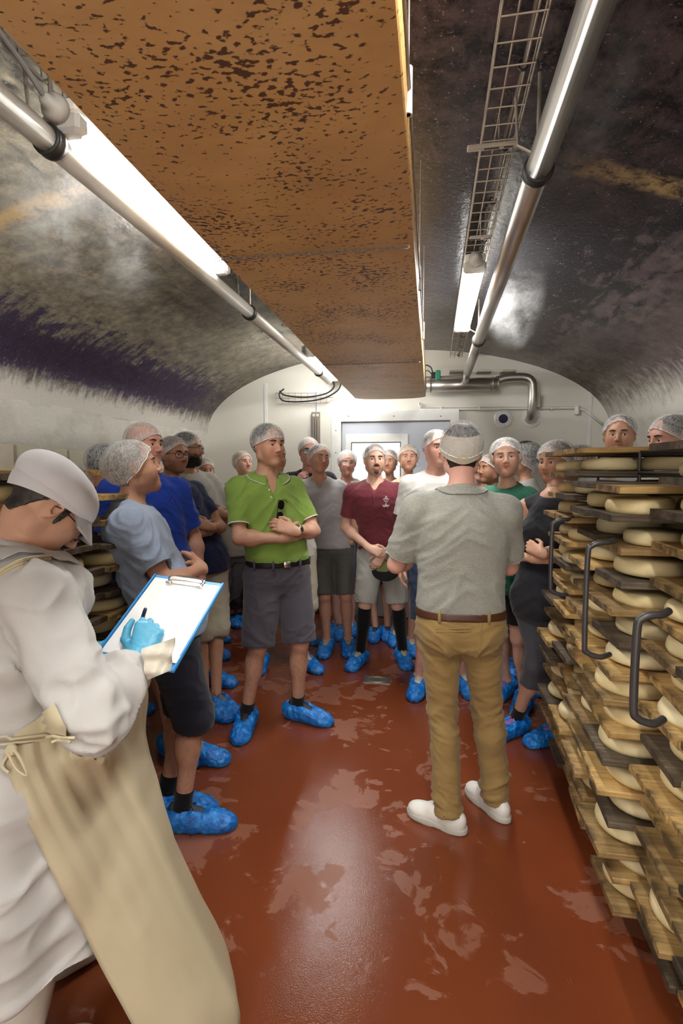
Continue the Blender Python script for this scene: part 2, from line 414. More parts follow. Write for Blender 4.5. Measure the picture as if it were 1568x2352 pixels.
def head_prims(sex, fe):
    jw = fe.get('jaw', 1.0); P = []
    f = sex == 'f'
    P += [ell((0, -.018, .035), (.0745, .097, .086), k=.0), ell((0, .012, .004), (.064 * (1 if not f else .96), .082, .098), k=.03)]
    cz = -.092 if not f else -.088
    for sx in (-1, 1):
        P.append(cone((0, .060, cz), (.046 * jw * sx, -.004, -.060), .020, .019 if not f else .016, k=.026))
        P.append(cone((.046 * jw * sx, -.004, -.060), (.059 * sx, -.004, -.010), .017, .014, k=.03))
        P.append(ell((.034 * sx, .052, -.018), (.026, .029, .032), k=.025))
        P.append(ell((.034 * sx, .066, -.016), (.017, .014, .012), k=.02)); P.append(ell((.029 * sx, .050, -.048), (.027, .030, .030) if not f else (.029, .032, .032), k=.03))
    P.append(cone((0, .02, -.08), (0, .055, -.08), .035, .024, k=.03))
    P.append(ell((0, .071, cz + .002), (.019, .017, .016), k=.018))
    P.append(cone((-.034, .073, .030), (.034, .073, .030), .012 if not f else .008, .012 if not f else .008, k=.02))
    P.append(ell((0, .068, -.052), (.030, .022, .022), k=.016))
    for sx in (-1, 1):
        P.append(ell((.031 * sx, .0965, .008), (.019, .014, .0125), k=.010, op='s'))
    nl = fe.get('nose', .95 if not f else .72)
    P.append(cone((0, .083, .024), (0, .090 + .017 * nl, -.020), .0075, .0105, k=.010))
    P.append(ell((0, .091 + .016 * nl, -.025), (.0094, .0105, .0090), k=.006))
    for sx in (-1, 1):
        P.append(ell((.0105 * sx, .092 + .006 * nl, -.029), (.0075, .0115, .0085), k=.006))
        P.append(ell((.006 * sx, .097 + .010 * nl, -.037), (.0035, .006, .004), k=.003, op='s'))
        # lids around the eye opening
        P.append(ell((.031 * sx, .0738, .006), (.0175, .0152, .0150), k=.004))
        P.append(ell((.0315 * sx, .089, .0045), (.0148, .017, .0064 if not fe.get('squint') else .0045), k=.0015, op='s'))
        P.append(ell((.031 * sx, .088, .0045), (.0132, .0088, .0056 if not fe.get('squint') else .004), k=.001, op='s'))
    sm = fe.get('smile', 0)
    for z, r, w, y in ((-.0525, .0056, .0245, .0885), (-.0635, .0068, .0215, .0865)):
        for sx in (-1, 1):
            P.append(cone((0, y, z), (w * (1 + .25 * sm) * sx, y - .011, z + (.002 if z > -.055 else .008) + .006 * sm), r, r * .45, k=.005))
    for sx in (-1, 1):
        P.append(cone((0, .095, -.0575), (.0275 * (1 + .2 * sm) * sx, .0785, -.0565 + .006 * sm), .0021, .0014, k=.002, op='s'))
    for sx in (-1, 1):   # ears
        Re = np.array(Matrix.Rotation(-.45 * sx, 3, 'Z') @ Matrix.Rotation(-.15, 3, 'X'))
        P.append(ell((.078 * sx, -.008, -.002), (.0085, .021, .033), k=.008, M=Re))
        P.append(ell((.086 * sx, .000, .003), (.0050, .0105, .018), k=.003, M=Re, op='s'))
    return P
def person(label, Y, head, hd, sex='m', h=None, base=None, feet=None, hhd=None, pitch=0, roll=0, arms=('down', 'down'), skinc=(.62, .36, .26),
           hair='dark', hairvis=True, net=True, netk=None, fe=None, top=None, bot=None, sock=None, shoe=None, cover=True, vox=.010, vh=.004, vhand=.0045,
           belly=0., wide=1.0, beard=None, glasses=None, watch=None, gaze=None, belt=None, custom=None, armsxyz=None, skirtfn=None, extra=None, gloves=None, glo=False,
           group=None, headz=None, nohands=False, hs=1.0, leghair=.0, forearmk=1.0, lean=None, ears=True, seed=0, dzs=None):
    fe = fe or {}; hhd = hd if hhd is None else hhd
    P = Obj(); Ht = at(head[0], head[1], Y); ztop = Ht[2] - .012
    s = (h or ztop) / 1.78
    fr = math.radians(hd); fwd = np.array([math.sin(fr), -math.cos(fr), 0]); rgt = np.array([-math.cos(fr), -math.sin(fr), 0])
    rgt = np.cross(fwd, [0, 0, 1.])
    Rb = np.stack([rgt, fwd, np.array([0, 0, 1.])], 1)
    if base is None: base = (Ht[0], Y)
    B = np.array([base[0], base[1], 0.])
    wl = lambda p: (Rb.T @ (np.array(p, float) - B)) / s
    lw = lambda V: (np.asarray(V) * s) @ Rb.T
    P.s, P.Rb, P.B, P.wl, P.lw = s, Rb, B, wl, lw
    hl = wl((Ht[0], Ht[1], ztop)); hpr = math.radians(pitch)
    Hc = np.array([hl[0], hl[1], hl[2] - .122])           # head centre, unit frame
    if h is not None or headz: pass
    dy = hhd - hd; ya = math.radians(dy)
    Rh = np.array(Matrix.Rotation(ya, 3, 'Z') @ Matrix.Rotation(hpr, 3, 'X') @ Matrix.Rotation(math.radians(roll), 3, 'Y'))
    P.Rh, P.Hc = Rh, Hc
    neck0 = Hc + Rh @ np.array([0, -.022, -.055]) * hs
    dz = Hc[2] - 1.658 if dzs is None else dzs / .8
    lx, ly = (Hc[0], Hc[1] - .028 - .06 * math.sin(-hpr)) if lean is None else lean
    nb = np.array([lx, ly - .005, 1.455 + dz * .8])
    Z, A, Bp = [np.array(v, float) for v in TORSO[sex]]; A = A * wide; Bp = Bp * wide
    Zs = Z.copy(); Zs[Z > 1.0] = 1.0 + (Z[Z > 1.0] - 1.0) * (1 + dz * .8 / .46)
    g = np.clip((Z - .93) / .5, 0, 1); g = g * g * (3 - 2 * g)
    bl = np.exp(-((Z - 1.08) / .11) ** 2) * belly
    CX, CY = lx * g, ly * g + bl * .6; Bp = Bp + bl * .55; A = A + bl * .35
    P.torso = (Zs, A, Bp, CX, CY)
    pel = np.array([0, 0, .92])
    sh = {sd: np.array([lx + sd * (.170 if sex == 'm' else .148) * wide, ly - .008, 1.405 + dz * .8]) for sd in (1, -1)}
    P.sh = sh
    # legs
    if feet is None:
        ft = {1: ((.10, -.02), hd), -1: ((-.10, -.02), hd)}
    else:
        ft = {}
        for sd, (x, y, fh) in zip((1, -1), feet): ft[sd] = (tuple(wl((x, y, 0))[:2]), fh)
    hip = {sd: np.array([sd * .088, 0, .90]) for sd in (1, -1)}
    ank = {sd: np.array([ft[sd][0][0], ft[sd][0][1], .085]) for sd in (1, -1)}
    knee = {}
    for sd in (1, -1):
        m = (hip[sd] * .5 + ank[sd] * .5); L = np.linalg.norm(hip[sd] - ank[sd]); bend = math.sqrt(max(0, .412 ** 2 - (L / 2) ** 2)) if L < .824 else 0
        m[2] += .0; knee[sd] = m + np.array([0, .022 + bend * .9, 0])
    P.knee, P.ank, P.hip = knee, ank, hip
    # arms
    arm = {}
    for sd, nm in zip((1, -1), arms):
        if isinstance(nm, str):
            e, wv, d, n_, cu = ARMS[nm]; mx = np.array([sd, 1, 1.])
            e = np.array(e) * mx; wv = np.array(wv) * mx; d = np.array(d) * mx; n_ = np.array(n_) * mx
            off = np.array([lx * .55, ly * .6, dz * .7]); bb = belly * .75 if wv[1] > .15 else belly * .2
            e = e + off + [0, bb * .3, 0]; wv = wv + off + [0, bb, 0]; cl = cu
        elif isinstance(nm, dict):
            e, wv, d, n_, cl = nm['w']; e, wv = wl(e), wl(wv); d, n_ = Rb.T @ unit(d), Rb.T @ unit(n_)
        else: e, wv, d, n_, cl = [np.array(v, float) if i < 4 else v for i, v in enumerate(nm)]
        arm[sd] = (e, wv, d, n_, cl)
    P.arm = arm
    wk = {'m': 1., 'f': .84}[sex]
    body = [prof(Zs, A, Bp, CX, CY, off=-.008, k=.03)]
    for sd in (1, -1):
        body.append(cone(nb + [0, -.012, .03], sh[sd] + [-.02 * sd, 0, .012], .046 * wk, .044 * wk, k=.03))
        e, wv, d, n_, cl = arm[sd]
        body += [ell(sh[sd], (.056 * wk, .058 * wk, .062 * wk), k=.03), cone(sh[sd], e, .049 * wk, .039 * wk, k=.025), ell(sh[sd] * .45 + e * .55 + [0, .006, 0], (.046 * wk,) * 3, k=.03),
                 cone(e, wv, .039 * wk, .0265 * wk, k=.015), ell(e * .74 + wv * .26, (.046 * wk * forearmk,) * 3, k=.035)]
        kr = (1.0 if sex == 'm' else .96) * (.92 if bot and bot.get('len', .48) < .3 else 1)
        body += [cone(hip[sd] + [0, 0, -.02], knee[sd], .078 * kr, .054 * kr, k=.03), cone(knee[sd], ank[sd] + [0, 0, .01], .050 * kr, .034 * kr, k=.02),
                 ell(knee[sd] * .70 + ank[sd] * .30 + [0, -.016, 0], (.050 * kr, .054 * kr, .095), k=.03), ell(knee[sd] + [0, .012, 0], (.046 * kr, .044 * kr, .052), k=.02)]
        if not cover or True: body.append(cone(ank[sd], ank[sd] + [0, 0, -.03], .034, .034, k=.02))
    if sex == 'f':
        for sd in (1, -1): body.append(ell((lx * .8 + .068 * sd, ly * .8 + .085, 1.285 + dz * .7), (.062, .055, .060), k=.03))
    hp = [xprim(p, Rh, Hc, hs) for p in head_prims(sex, fe)]
    nr = (.052 if sex == 'm' else .042) * fe.get('neck', 1)
    body += [cone(nb + [0, 0, -.01], neck0, nr * 1.06, nr * .98, k=.03)]
    body = body[:1] + body[1:] + hp
    P.body = body
    boxes = [(Hc - .132 * hs, Hc + .132 * hs, vh / s)]
    hands = {}
    for sd in (1, -1):
        if nohands or arms[0 if sd == 1 else 1] == 'pocket': continue
        e, wv, d, n_, cl = arm[sd]; th = .3
        hp_, lo, hi = hand(wv, d, n_, sd, cl, sc=(1. if sex == 'm' else .9), thumb=th)
        hands[sd] = (hp_, lo, hi)
        if gloves is None: body += hp_; boxes.append((lo, hi, vhand / s))
        else: P.hands = hands
    nfine = len(boxes); bw = top is None or bot is None
    for sd in (1, -1):
        e, wv = arm[sd][:2]; sl = top.get('sleeve', .6)
        if sl < 1:
            a0 = sh[sd] if sl <= 0 else sh[sd] * (1 - sl + .12) + e * (sl - .12); pp = np.array([a0, e, wv]); boxes.append((pp.min(0) - .055, pp.max(0) + .055, vox * 1.15 / s))
        bl_ = bot.get('len', .48)
        if bl_ > .15 and not glo: kk = hip[sd] * .0 + knee[sd]; pp = np.array([[*kk[:2], bl_ + .05], [*ank[sd][:2], .03], kk]); pp[2, 2] = min(kk[2], bl_ + .05); boxes.append((pp.min(0) - [.085, .095, 0], pp.max(0) + [.085, .085, .0], vox * 1.35 / s))
    parts = []
    bvx = .024; Vc, Qc = grid(body, bvx / s)
    cen = Vc[Qc].mean(1); keep = np.ones(len(Qc), bool)
    for lo, hi, v_ in boxes:
        q = v_ * 1.7 + .25 * bvx / s
        keep &= ~((cen > lo + q) & (cen < hi - q)).all(1)
    parts.append((Vc, Qc[keep]))
    done = []
    for lo, hi, v_ in boxes:
        V1, Q1 = grid(body, v_, lo, hi); c1 = V1[Q1].mean(1); kp = np.ones(len(Q1), bool)
        for l2, h2 in done: kp &= ~((c1 > l2) & (c1 < h2)).all(1)
        parts.append((V1, Q1[kp])); done.append((lo + v_ * 2.2, hi - v_ * 2.2))
    V, Q = merge(parts)
    # drop unused vertices
    used = np.zeros(len(V), bool); used[Q.ravel()] = True; rm = np.cumsum(used) - 1; V = V[used]; Q = rm[Q]
    ctr = empty('person', B, label, 'person', group)
    P.ctr = ctr
    me = mesh('body', lw(V), Q, skin('skin_%02d%02d%02d' % tuple(int(c * 99) for c in skinc), skinc))
    # skin colouring that belongs to the skin itself: lips, stubble, ears, leg hair
    L = (V - Hc) @ Rh / hs; col = np.ones((len(V), 4)); x, y, z = L.T
    nz = vnoise(V, 60.)
    def blend(m, c):
        for i in range(3): col[:, i] *= (1 - m) + m * c[i]
    hm = (np.abs(x) < .1) & (np.abs(z) < .14) & (np.abs(y) < .14)
    sm = fe.get('smile', 0); zl = z + .0575 - np.abs(x) * .15 * (1 + 2 * sm)
    lip = hm * np.clip(1.35 - (x / (.028 * (1 + .2 * sm))) ** 2 - (zl / .0105) ** 2, 0, 1) * (y > .07)
    blend(lip, (.88, .55, .55) if sex == 'f' else (.88, .66, .64))
    blend(hm * np.clip(1 - ((np.abs(x) - .038) / .02) ** 2 - ((z + .022) / .022) ** 2, 0, 1) * (y > .04) * .45, (1.05, .78, .74))
    if beard:
        bc, strength, shape = beard
        if shape == 'full': m = np.clip((-.022 - z - .3 * np.clip(y - .06, 0, 1) + .004 * nz) / .012, 0, 1) * (y > -.02)
        else: m = np.clip(1.4 - (x / .034) ** 2 - ((z + .066) / .034) ** 2, 0, 1) * (y > .05)
        m = m * hm * np.clip((.85 + .3 * nz), 0, 1) * strength * (1 - lip) * (z > -.13); blend(m, bc)
    if leghair:
        m = ((V[:, 2] < .52) & (V[:, 2] > .1)) * np.clip(vnoise(V * [1, 1, .35], 160.) * 1.2 + .1, 0, 1) * leghair; blend(m, (.55, .45, .38))
    ca = me.color_attributes.new('Col', 'FLOAT_COLOR', 'POINT'); ca.data.foreach_set('color', col.astype(np.float32).ravel())
    link('body', me, ctr)
    hw = lambda pts: lw(np.asarray(pts) * hs @ Rh.T + Hc)      # head axes -> person metres
    P.hw = hw
    # eyes
    gz = (0, 0) if gaze is None else gaze
    for sd in (1, -1):
        m = MB(); m.lathe([(.0001, -.0126)] + [(.0126 * math.sin(a), -.0126 * math.cos(a)) for a in np.linspace(.3, math.pi - .3, 7)] + [(.0001, .0126)], 14)
        Vv = np.array(m.V); Vv = Vv[:, [0, 2, 1]] * [1, 1, -1]
        a, b = math.radians(gz[0]), math.radians(gz[1])
        Re = np.array(Matrix.Rotation(-a, 3, 'Z') @ Matrix.Rotation(b, 3, 'X'))
        W = (Vv @ Re.T) + [.031 * sd, .0745, .0055]
        me2 = mesh('eye', hw(W), m.F, eye_mat)
        at_ = me2.attributes.new('ey', 'FLOAT_VECTOR', 'POINT'); at_.data.foreach_set('vector', (Vv / .0126).astype(np.float32).ravel())
        link('eye', me2, ctr)
        eb = MB(); xs = np.linspace(.014, .050, 6)
        pts = [(xx * sd, .0885 - (xx - .014) ** 2 * 11 + (.002 if sex == 'm' else 0), .0285 + .0030 * math.sin((xx - .014) / .036 * 2.2) - (0 if xx < .04 else .003)) for xx in xs]
        pr = fat(body, Hc + (np.array(pts) * hs) @ Rh.T)
        pts = [np.array(p) + np.array([0, -min(.02, max(-.02, d_ - .0012)), 0]) for p, d_ in zip(pts, pr)]
        k_ = 1. if sex == 'm' else .6
        eb.tube(pts, .003, 6, radii=[.0034 * k_, .0046 * k_, .0046 * k_, .004 * k_, .003 * k_, .0014 * k_])
        link('eyebrow', mesh('eyebrow', hw(eb.V), eb.F, hair_mat('dark' if hair in ('grey', 'white', 'blonde', 'bald') else hair)), ctr)
    # hair, net
    big = fe.get('big', 0.)
    if hair != 'bald':
        Vh, Fh, UV = cap_mesh((.0805 + big * .3, .1015 + big * .5, .0895 + big * .4), (0, -.018 - big * .35, .036), fe.get('hf', .082), fe.get('hsd', .012), fe.get('hb', -.072), 40, 14, ruf=.012, seed=seed, nr=23)
        link('hair', mesh('hair', hw(Vh), Fh, hair_mat(hair)), ctr)
        if sex == 'm' and hairvis:
            sb = [xprim(p, Rh, Hc, hs) for p in (ell((.071, -.004, .012), (.009, .012, .028), k=.01), ell((-.071, -.004, .012), (.009, .012, .028), k=.01))]
            V2, Q2 = grid(sb, .005 / s); link('hair_edge', mesh('hair_edge', lw(V2), Q2, hair_mat(hair)), ctr)
    if hair != 'bald' and (sex == 'm' or not net):
        def allbody(x, y, z):
            sh_ = np.broadcast(x, y, z).shape; return evalf(P.body, x, y, z, np.full(sh_, .3), None) - .0045
        ck = [(Hc + Rh @ np.array(p_) * hs, Rh @ np.array(n_)) for p_, n_ in (((0, fe.get('hy', -.022), 0), (0, 1, -.35)), ((0, 0, fe.get('hz', -.078)), (0, -.25, -1)), ((0, 0, .03), (0, 0, 1)))]
        V2, Q2 = grid([dict(f=allbody, lo=Hc - .13, hi=Hc + .13, k=.0, clips=ck, op='u')], max(.0055, vh) / s)
        if len(Q2):
            L2 = (V2 - Hc) @ Rh; V2 = V2 + normals(V2, Q2) * (vnoise(V2, 150.) * .0015)[:, None]; kp = (np.abs(L2) < .125).all(1); Q2 = Q2[kp[Q2].all(1)]
            if len(Q2): link('hair_nape', mesh('hair_nape', lw(V2), Q2, hair_mat(hair)), ctr)
    if beard and (beard[2] == 'goat' or beard[1] > .9):
        gt = beard[2] == 'goat'; reg = ell((0, .080, -.090), (.019, .05, .018), k=0) if gt else ell((0, .035, -.088), (.078, .075, .068), k=0); mo = ell((0, .095, -.0575), (.030, .03, .0105), k=0); mus = ell((0, .09, -.0440), (.027, .03, .0050), k=0)
        def bf(x, y, z):
            sh_ = np.broadcast(x, y, z).shape; d_ = evalf(P.body, x, y, z, np.full(sh_, .3), None) - .0045
            px, py, pz = x - Hc[0], y - Hc[1], z - Hc[2]; lx_, ly_, lz_ = [(Rh[0, i_] * px + Rh[1, i_] * py + Rh[2, i_] * pz) / hs for i_ in range(3)]
            rg_ = reg['f'](lx_, ly_, lz_)
            if gt: rg_ = np.minimum(rg_, mus['f'](lx_, ly_, lz_))
            return np.maximum(np.maximum(d_, rg_), -mo['f'](lx_, ly_, lz_))
        V2, Q2 = grid([dict(f=bf, lo=Hc - .14, hi=Hc + .13, k=.0, clips=[], op='u')], .0034 / s)
        if len(Q2):
            V2 = V2 + normals(V2, Q2) * (vnoise(V2, 220.) * .0014)[:, None]; link('beard', mesh('beard', lw(V2), Q2, hair_mat('brown' if gt else hair if hair != 'bald' else 'dark')), ctr)
    if net:
        nk = dict(rad=(.091 + big * .3, .112 + big * .5, .098 + big * .4), cen=(0, -.018 - big * .35, .034), zf=.070, zs=-.010, zb=-.070, ruf=.045, nr=19, puff=.02); nk.update(netk or {})
        nu, nv = 64, 20
        Vn, Fn, UV = cap_mesh(nu=nu, nv=nv, seed=seed * 1.7 + 1, **nk)
        mn = mesh('hair_net', hw(Vn), Fn, net_mat); uv = mn.uv_layers.new(name='UVMap')
        for pl in mn.polygons:
            us = [UV[v_] for v_ in pl.vertices]; wrap = max(u[0] for u in us) - min(u[0] for u in us) > .5
            for li, u in zip(pl.loop_indices, us): uv.data[li].uv = (u[0] + (1 if wrap and u[0] < .5 else 0), u[1])
        link('hair_net', mn, ctr)
        rim = [Vn[nv * nu + i] + unit(Vn[nv * nu + i] - np.array([0, -.02, Vn[nv * nu + i][2]])) * .001 for i in range(nu)]
        eb = MB(); eb.tube(rim, .0032, 6, closed=True, radii=[.0014 + .0014 * abs(math.sin(i * 1.9)) for i in range(nu)])
        link('net_elastic', mesh('net_elastic', hw(eb.V), eb.F, netrim_mat), ctr)
    if glasses: make_glasses(P, glasses)
    # clothes
    if top: make_top(P, top, vox, sex)
    if bot: make_bottom(P, bot, vox, sex, top)
    for sd in (1, -1):
        if watch and sd in watch:
            e, wv, d, n_, cl = arm[sd]; make_watch(P, e, wv, n_, watch[sd])
    # feet
    for sd in (1, -1):
        (ax_, ay_), fh = ft[sd]; w0 = lw([[ax_, ay_, 0]])[0]
        put_foot(P, w0, fh, shoe or 'dark', cover, sock, sd, near=vox < .0085, seed=seed + (3 if sd > 0 else 0))
        if sock:
            zc = sock[1] / s; pr = [cone(knee[sd], ank[sd] + [0, 0, .01], .050 + .005, .034 + .006, k=.02), ell(knee[sd] * .70 + ank[sd] * .30 + [0, -.016, 0], (.055, .059, .10), k=.03),
                                   cone(ank[sd] + [0, 0, .015], ank[sd] + [0, .0, -.03], .037, .034, k=.02)]
            ax3 = unit(knee[sd] - ank[sd])
            pc = ank[sd] + ax3 * (zc - .085) / max(ax3[2], .3)
            V2, Q2 = grid([dict(p, clips=[(pc, ax3)]) for p in pr], max(vox * .7, .005) / s)
            link('sock', mesh('sock', lw(V2), Q2, fabric('sock_' + sock[0], srgb(sock[0]), rough=.95, fold=.15)), ctr)
    if extra: extra(P)
    bpy.context.view_layer.update
    return P
def frac(a, b, t): return np.array(a) * (1 - t) + np.array(b) * t
def make_top(P, t, vox, sex):
    Z, A, B, CX, CY = P.torso; s = P.s; off = t.get('off', .016); hem = t.get('hem', .88); name = t.get('name', 'shirt')
    Zt = Z.copy(); At = A.copy(); Bt = B.copy()
    flare = t.get('flare', .012); m = Z < 1.12; At[m] = np.maximum(At[m], A[4] * .97 + flare); Bt[m] = np.maximum(Bt[m], B[4] * .97 + flare * 1.3)
    if t.get('tuck'):
        At = A.copy() + .010 * np.exp(-((Z - 1.06) / .06) ** 2); Bt = B.copy() + .014 * np.exp(-((Z - 1.06) / .06) ** 2)
    if t.get('skirt'):
        sk = t['skirt']; Zt = np.concatenate([[sk[0]], Zt[1:]]); At[0] = sk[1]; Bt[0] = sk[2]; CXn = CX.copy(); CYn = CY.copy(); CXn[0] = sk[3]; CYn[0] = sk[4]; CX, CY = CXn, CYn; At[1] += .03; Bt[1] += .03
        hem = sk[0] + .02
    if t.get('sleeve', .6) <= 0: At = np.where(Z > 1.25, At - .032 * np.clip((Z - 1.25) / .12, 0, 1), At)
    wk = {'m': 1., 'f': .86}[sex]; nbz = Z[-1] - .035
    pr = [prof(Zt, At, Bt, CX, CY, off=off, k=.03, n=t.get('n', 2.3), clips=[((0, 0, hem), (0, 0, -1))])]
    lx, ly = CX[-1], CY[-1]
    for sd in (1, -1):
        e, wv, d, n_, cl = P.arm[sd]; sh = P.sh[sd]
        pr.append(cone((lx, ly - .02, nbz + .025), sh + [-.02 * sd, 0, .012], .048 * wk + off * .55, .046 * wk + off * .6, k=.03))
        if t.get('sleeve', .6) <= 0:
            pass
        if t.get('sleeve', .6) <= 0:
            pr.append(ell(sh + [-.04 * sd, 0, .01], (.035, .05, .045), k=.03)); continue
        pr.append(ell(sh, np.array((.056, .058, .062)) * wk + off * .7, k=.03))
        sl = t.get('sleeve', .6); slr = t.get('slr', .064) * .92 * (.92 if sex == 'f' else 1)
        if sl <= 1:
            en = frac(sh, e, sl); ax = unit(e - sh)
            pr.append(cone(sh, frac(sh, e, sl + .05), slr, slr - .002, k=.035, clips=[(en, ax)]))
            pr.append(cone(en - ax * .035, en + ax * .03, slr - max(.014, vox * 1.9), slr - max(.013, vox * 1.8), k=.004, op='s'))
        else:
            pr.append(cone(sh, e, slr, slr - .006, k=.035)); pr.append(ell(e, (slr,) * 3, k=.02))
            en = frac(e, wv, sl - 1); ax = unit(wv - e)
            pr.append(cone(e, frac(e, wv, sl - .95), slr - .004, t.get('cuff', .044), k=.03, clips=[(en, ax)]))
            pr.append(cone(en - ax * .04, en + ax * .03, t.get('cuff', .044) - .010, t.get('cuff', .044) - .006, k=.004, op='s'))
    if sex == 'f':
        for sd in (1, -1): pr.append(ell((lx * .8 + .066 * sd, ly * .8 + .088, 1.285 + (Z[-1] - 1.49) * .7), np.array((.062, .055, .060)) + off * .7, k=.05))
    nk = t.get('neck', 'crew'); nr = (.056 if sex == 'm' else .05)
    zc = Z[-1] + (.0)
    rn = t.get('nr', 1.0)
    pr.append(ell((lx, ly + .028, zc + .035), (nr * rn + .018, nr * rn + .028, .062), k=.006, op='s'))
    if nk in ('v', 'open'): pr.append(cone((lx, ly + .07, zc - .0), (lx, ly + .135, zc - (.085 if nk == 'v' else .14)), .040, .006, k=.006, op='s'))
    P.topf = pr
    h = t.get('vox', vox * .95) / s
    V, Q = grid(pr, h); N = normals(V, Q)
    amp = t.get('fold', .006) * 1.5
    V0 = V.copy(); V = folds(V, N, amp, t.get('fsc', (6, 6, 15)), slant=.7, seed=t.get('seed', sum(map(ord, t['col'])) % 50))
    wt = np.clip((V0[:, 2] - hem) / .03, .12, 1) * np.clip((np.linalg.norm(V0 - [lx, ly + .02, zc + .01], axis=1) - .085) / .05, .05, 1)
    if t.get('sleeve', .6) > 0:
        for sd in (1, -1):
            e, wv = P.arm[sd][:2]; sh = P.sh[sd]; sl = t.get('sleeve', .6); a0, a1 = (sh, e) if sl <= 1 else (e, wv); en = frac(a0, a1, sl if sl <= 1 else sl - 1)
            dd = np.abs((V0 - en) @ unit(a1 - a0)); nearm = np.linalg.norm(V0 - en, axis=1) < .12; wt = np.where(nearm, wt * np.clip(dd / .04, .15, 1), wt)
    V = V0 + (V - V0) * wt[:, None]
    if t.get('warp'): V = t['warp'](V, N)
    col = srgb(t['col']); mat = fabric(name + '_' + t['col'], col, mottled=t.get('mottled', 0), fold=t.get('bump', .14), rough=t.get('rough', .85))
    o = link(name, mesh(name, P.lw(V), Q, mat), P.ctr); P.top = o
    P.topV, P.topQ = V, Q
    # sleeve hems and hem band
    trim = t.get('trim')
    if t.get('sleeve', .6) > 0 and t.get('sleeve', .6) <= 1 and vox < .011:
        slr = t.get('slr', .064) * .92 * (.92 if sex == 'f' else 1)
        for sd in (1, -1):
            e = P.arm[sd][0]; sh = P.sh[sd]; en = frac(sh, e, t.get('sleeve', .6)); ax = unit(e - sh); u = unit(np.cross(ax, [0, 1, .2])); v = np.cross(ax, u)
            m = MB(); ring = [en - ax * .004 + (u * math.cos(a) + v * math.sin(a)) * (slr - .003) for a in np.linspace(0, 2 * math.pi, 24, endpoint=False)]
            m.tube(ring, .004 if trim else .003, 6, closed=True)
            link('sleeve_hem', mesh('sleeve_hem', P.lw(m.V), m.F, fabric('trim_' + (trim or t['col']), srgb(trim or t['col']), fold=.1)), P.ctr)
    if t.get('collar'):
        cc = t['collar']; nu = 32; open_ = t.get('copen', 24); V = []; Fc = []
        ang = np.radians(np.linspace(open_, 360 - open_, nu + 1)); R = nr + .018
        rows = [(.000, .004, .006), (.0, .0, .030), (.006, -.002, .036), (.020, .0, .026), (.034, 0, -.004), (.040, 0, -.012), (.036, 0, -.012)]
        cs_ = t.get('cscale', 1.)
        for (dr, _, dzz) in rows:
            dr = dr * cs_; dzz = dzz if cs_ == 1 else .030 + (dzz - .030) * .62
            for a in ang:
                bk = .5 - .5 * math.cos(a)                       # 1 at the back of the neck
                x_ = math.sin(a) * (R + dr); y_ = math.cos(a) * (R + dr + .006 * (1 - bk)) + .004
                z_ = zc - .030 + dzz + .022 * bk - .014 * (1 - bk) ** 2
                V.append((lx + x_, ly + y_ - .006 * bk, z_))
        V = np.array(V); nn = nu + 1
        d_ = fat(pr, V); fix = d_ < .003
        for it in range(3):
            e_ = 1e-3; G = np.stack([fat(pr, V + np.eye(3)[i] * e_) - fat(pr, V - np.eye(3)[i] * e_) for i in range(3)], 1); G /= np.linalg.norm(G, axis=1)[:, None] + 1e-9
            d_ = fat(pr, V); ad = np.where(np.arange(len(V)) >= nn * 3, np.clip(.006 - d_, 0, .03), 0); V = V + G * ad[:, None]
        Fc = [(r * nn + i, r * nn + i + 1, (r + 1) * nn + i + 1, (r + 1) * nn + i) for r in range(len(rows) - 1) for i in range(nu)]
        cm = fabric(name + '_' + cc, srgb(cc), mottled=t.get('mottled', 0)); o2 = link('collar', mesh('collar', P.lw(V), Fc, cm), P.ctr)
        if trim:
            m = MB(); m.tube([V[5 * nn + i] for i in range(nn)], .0025, 6); link('collar_trim', mesh('collar_trim', P.lw(m.V), m.F, fabric('trim_' + trim, srgb(trim), fold=.1)), P.ctr)
    elif nk in ('crew', 'henley') and vox < .011:
        pass
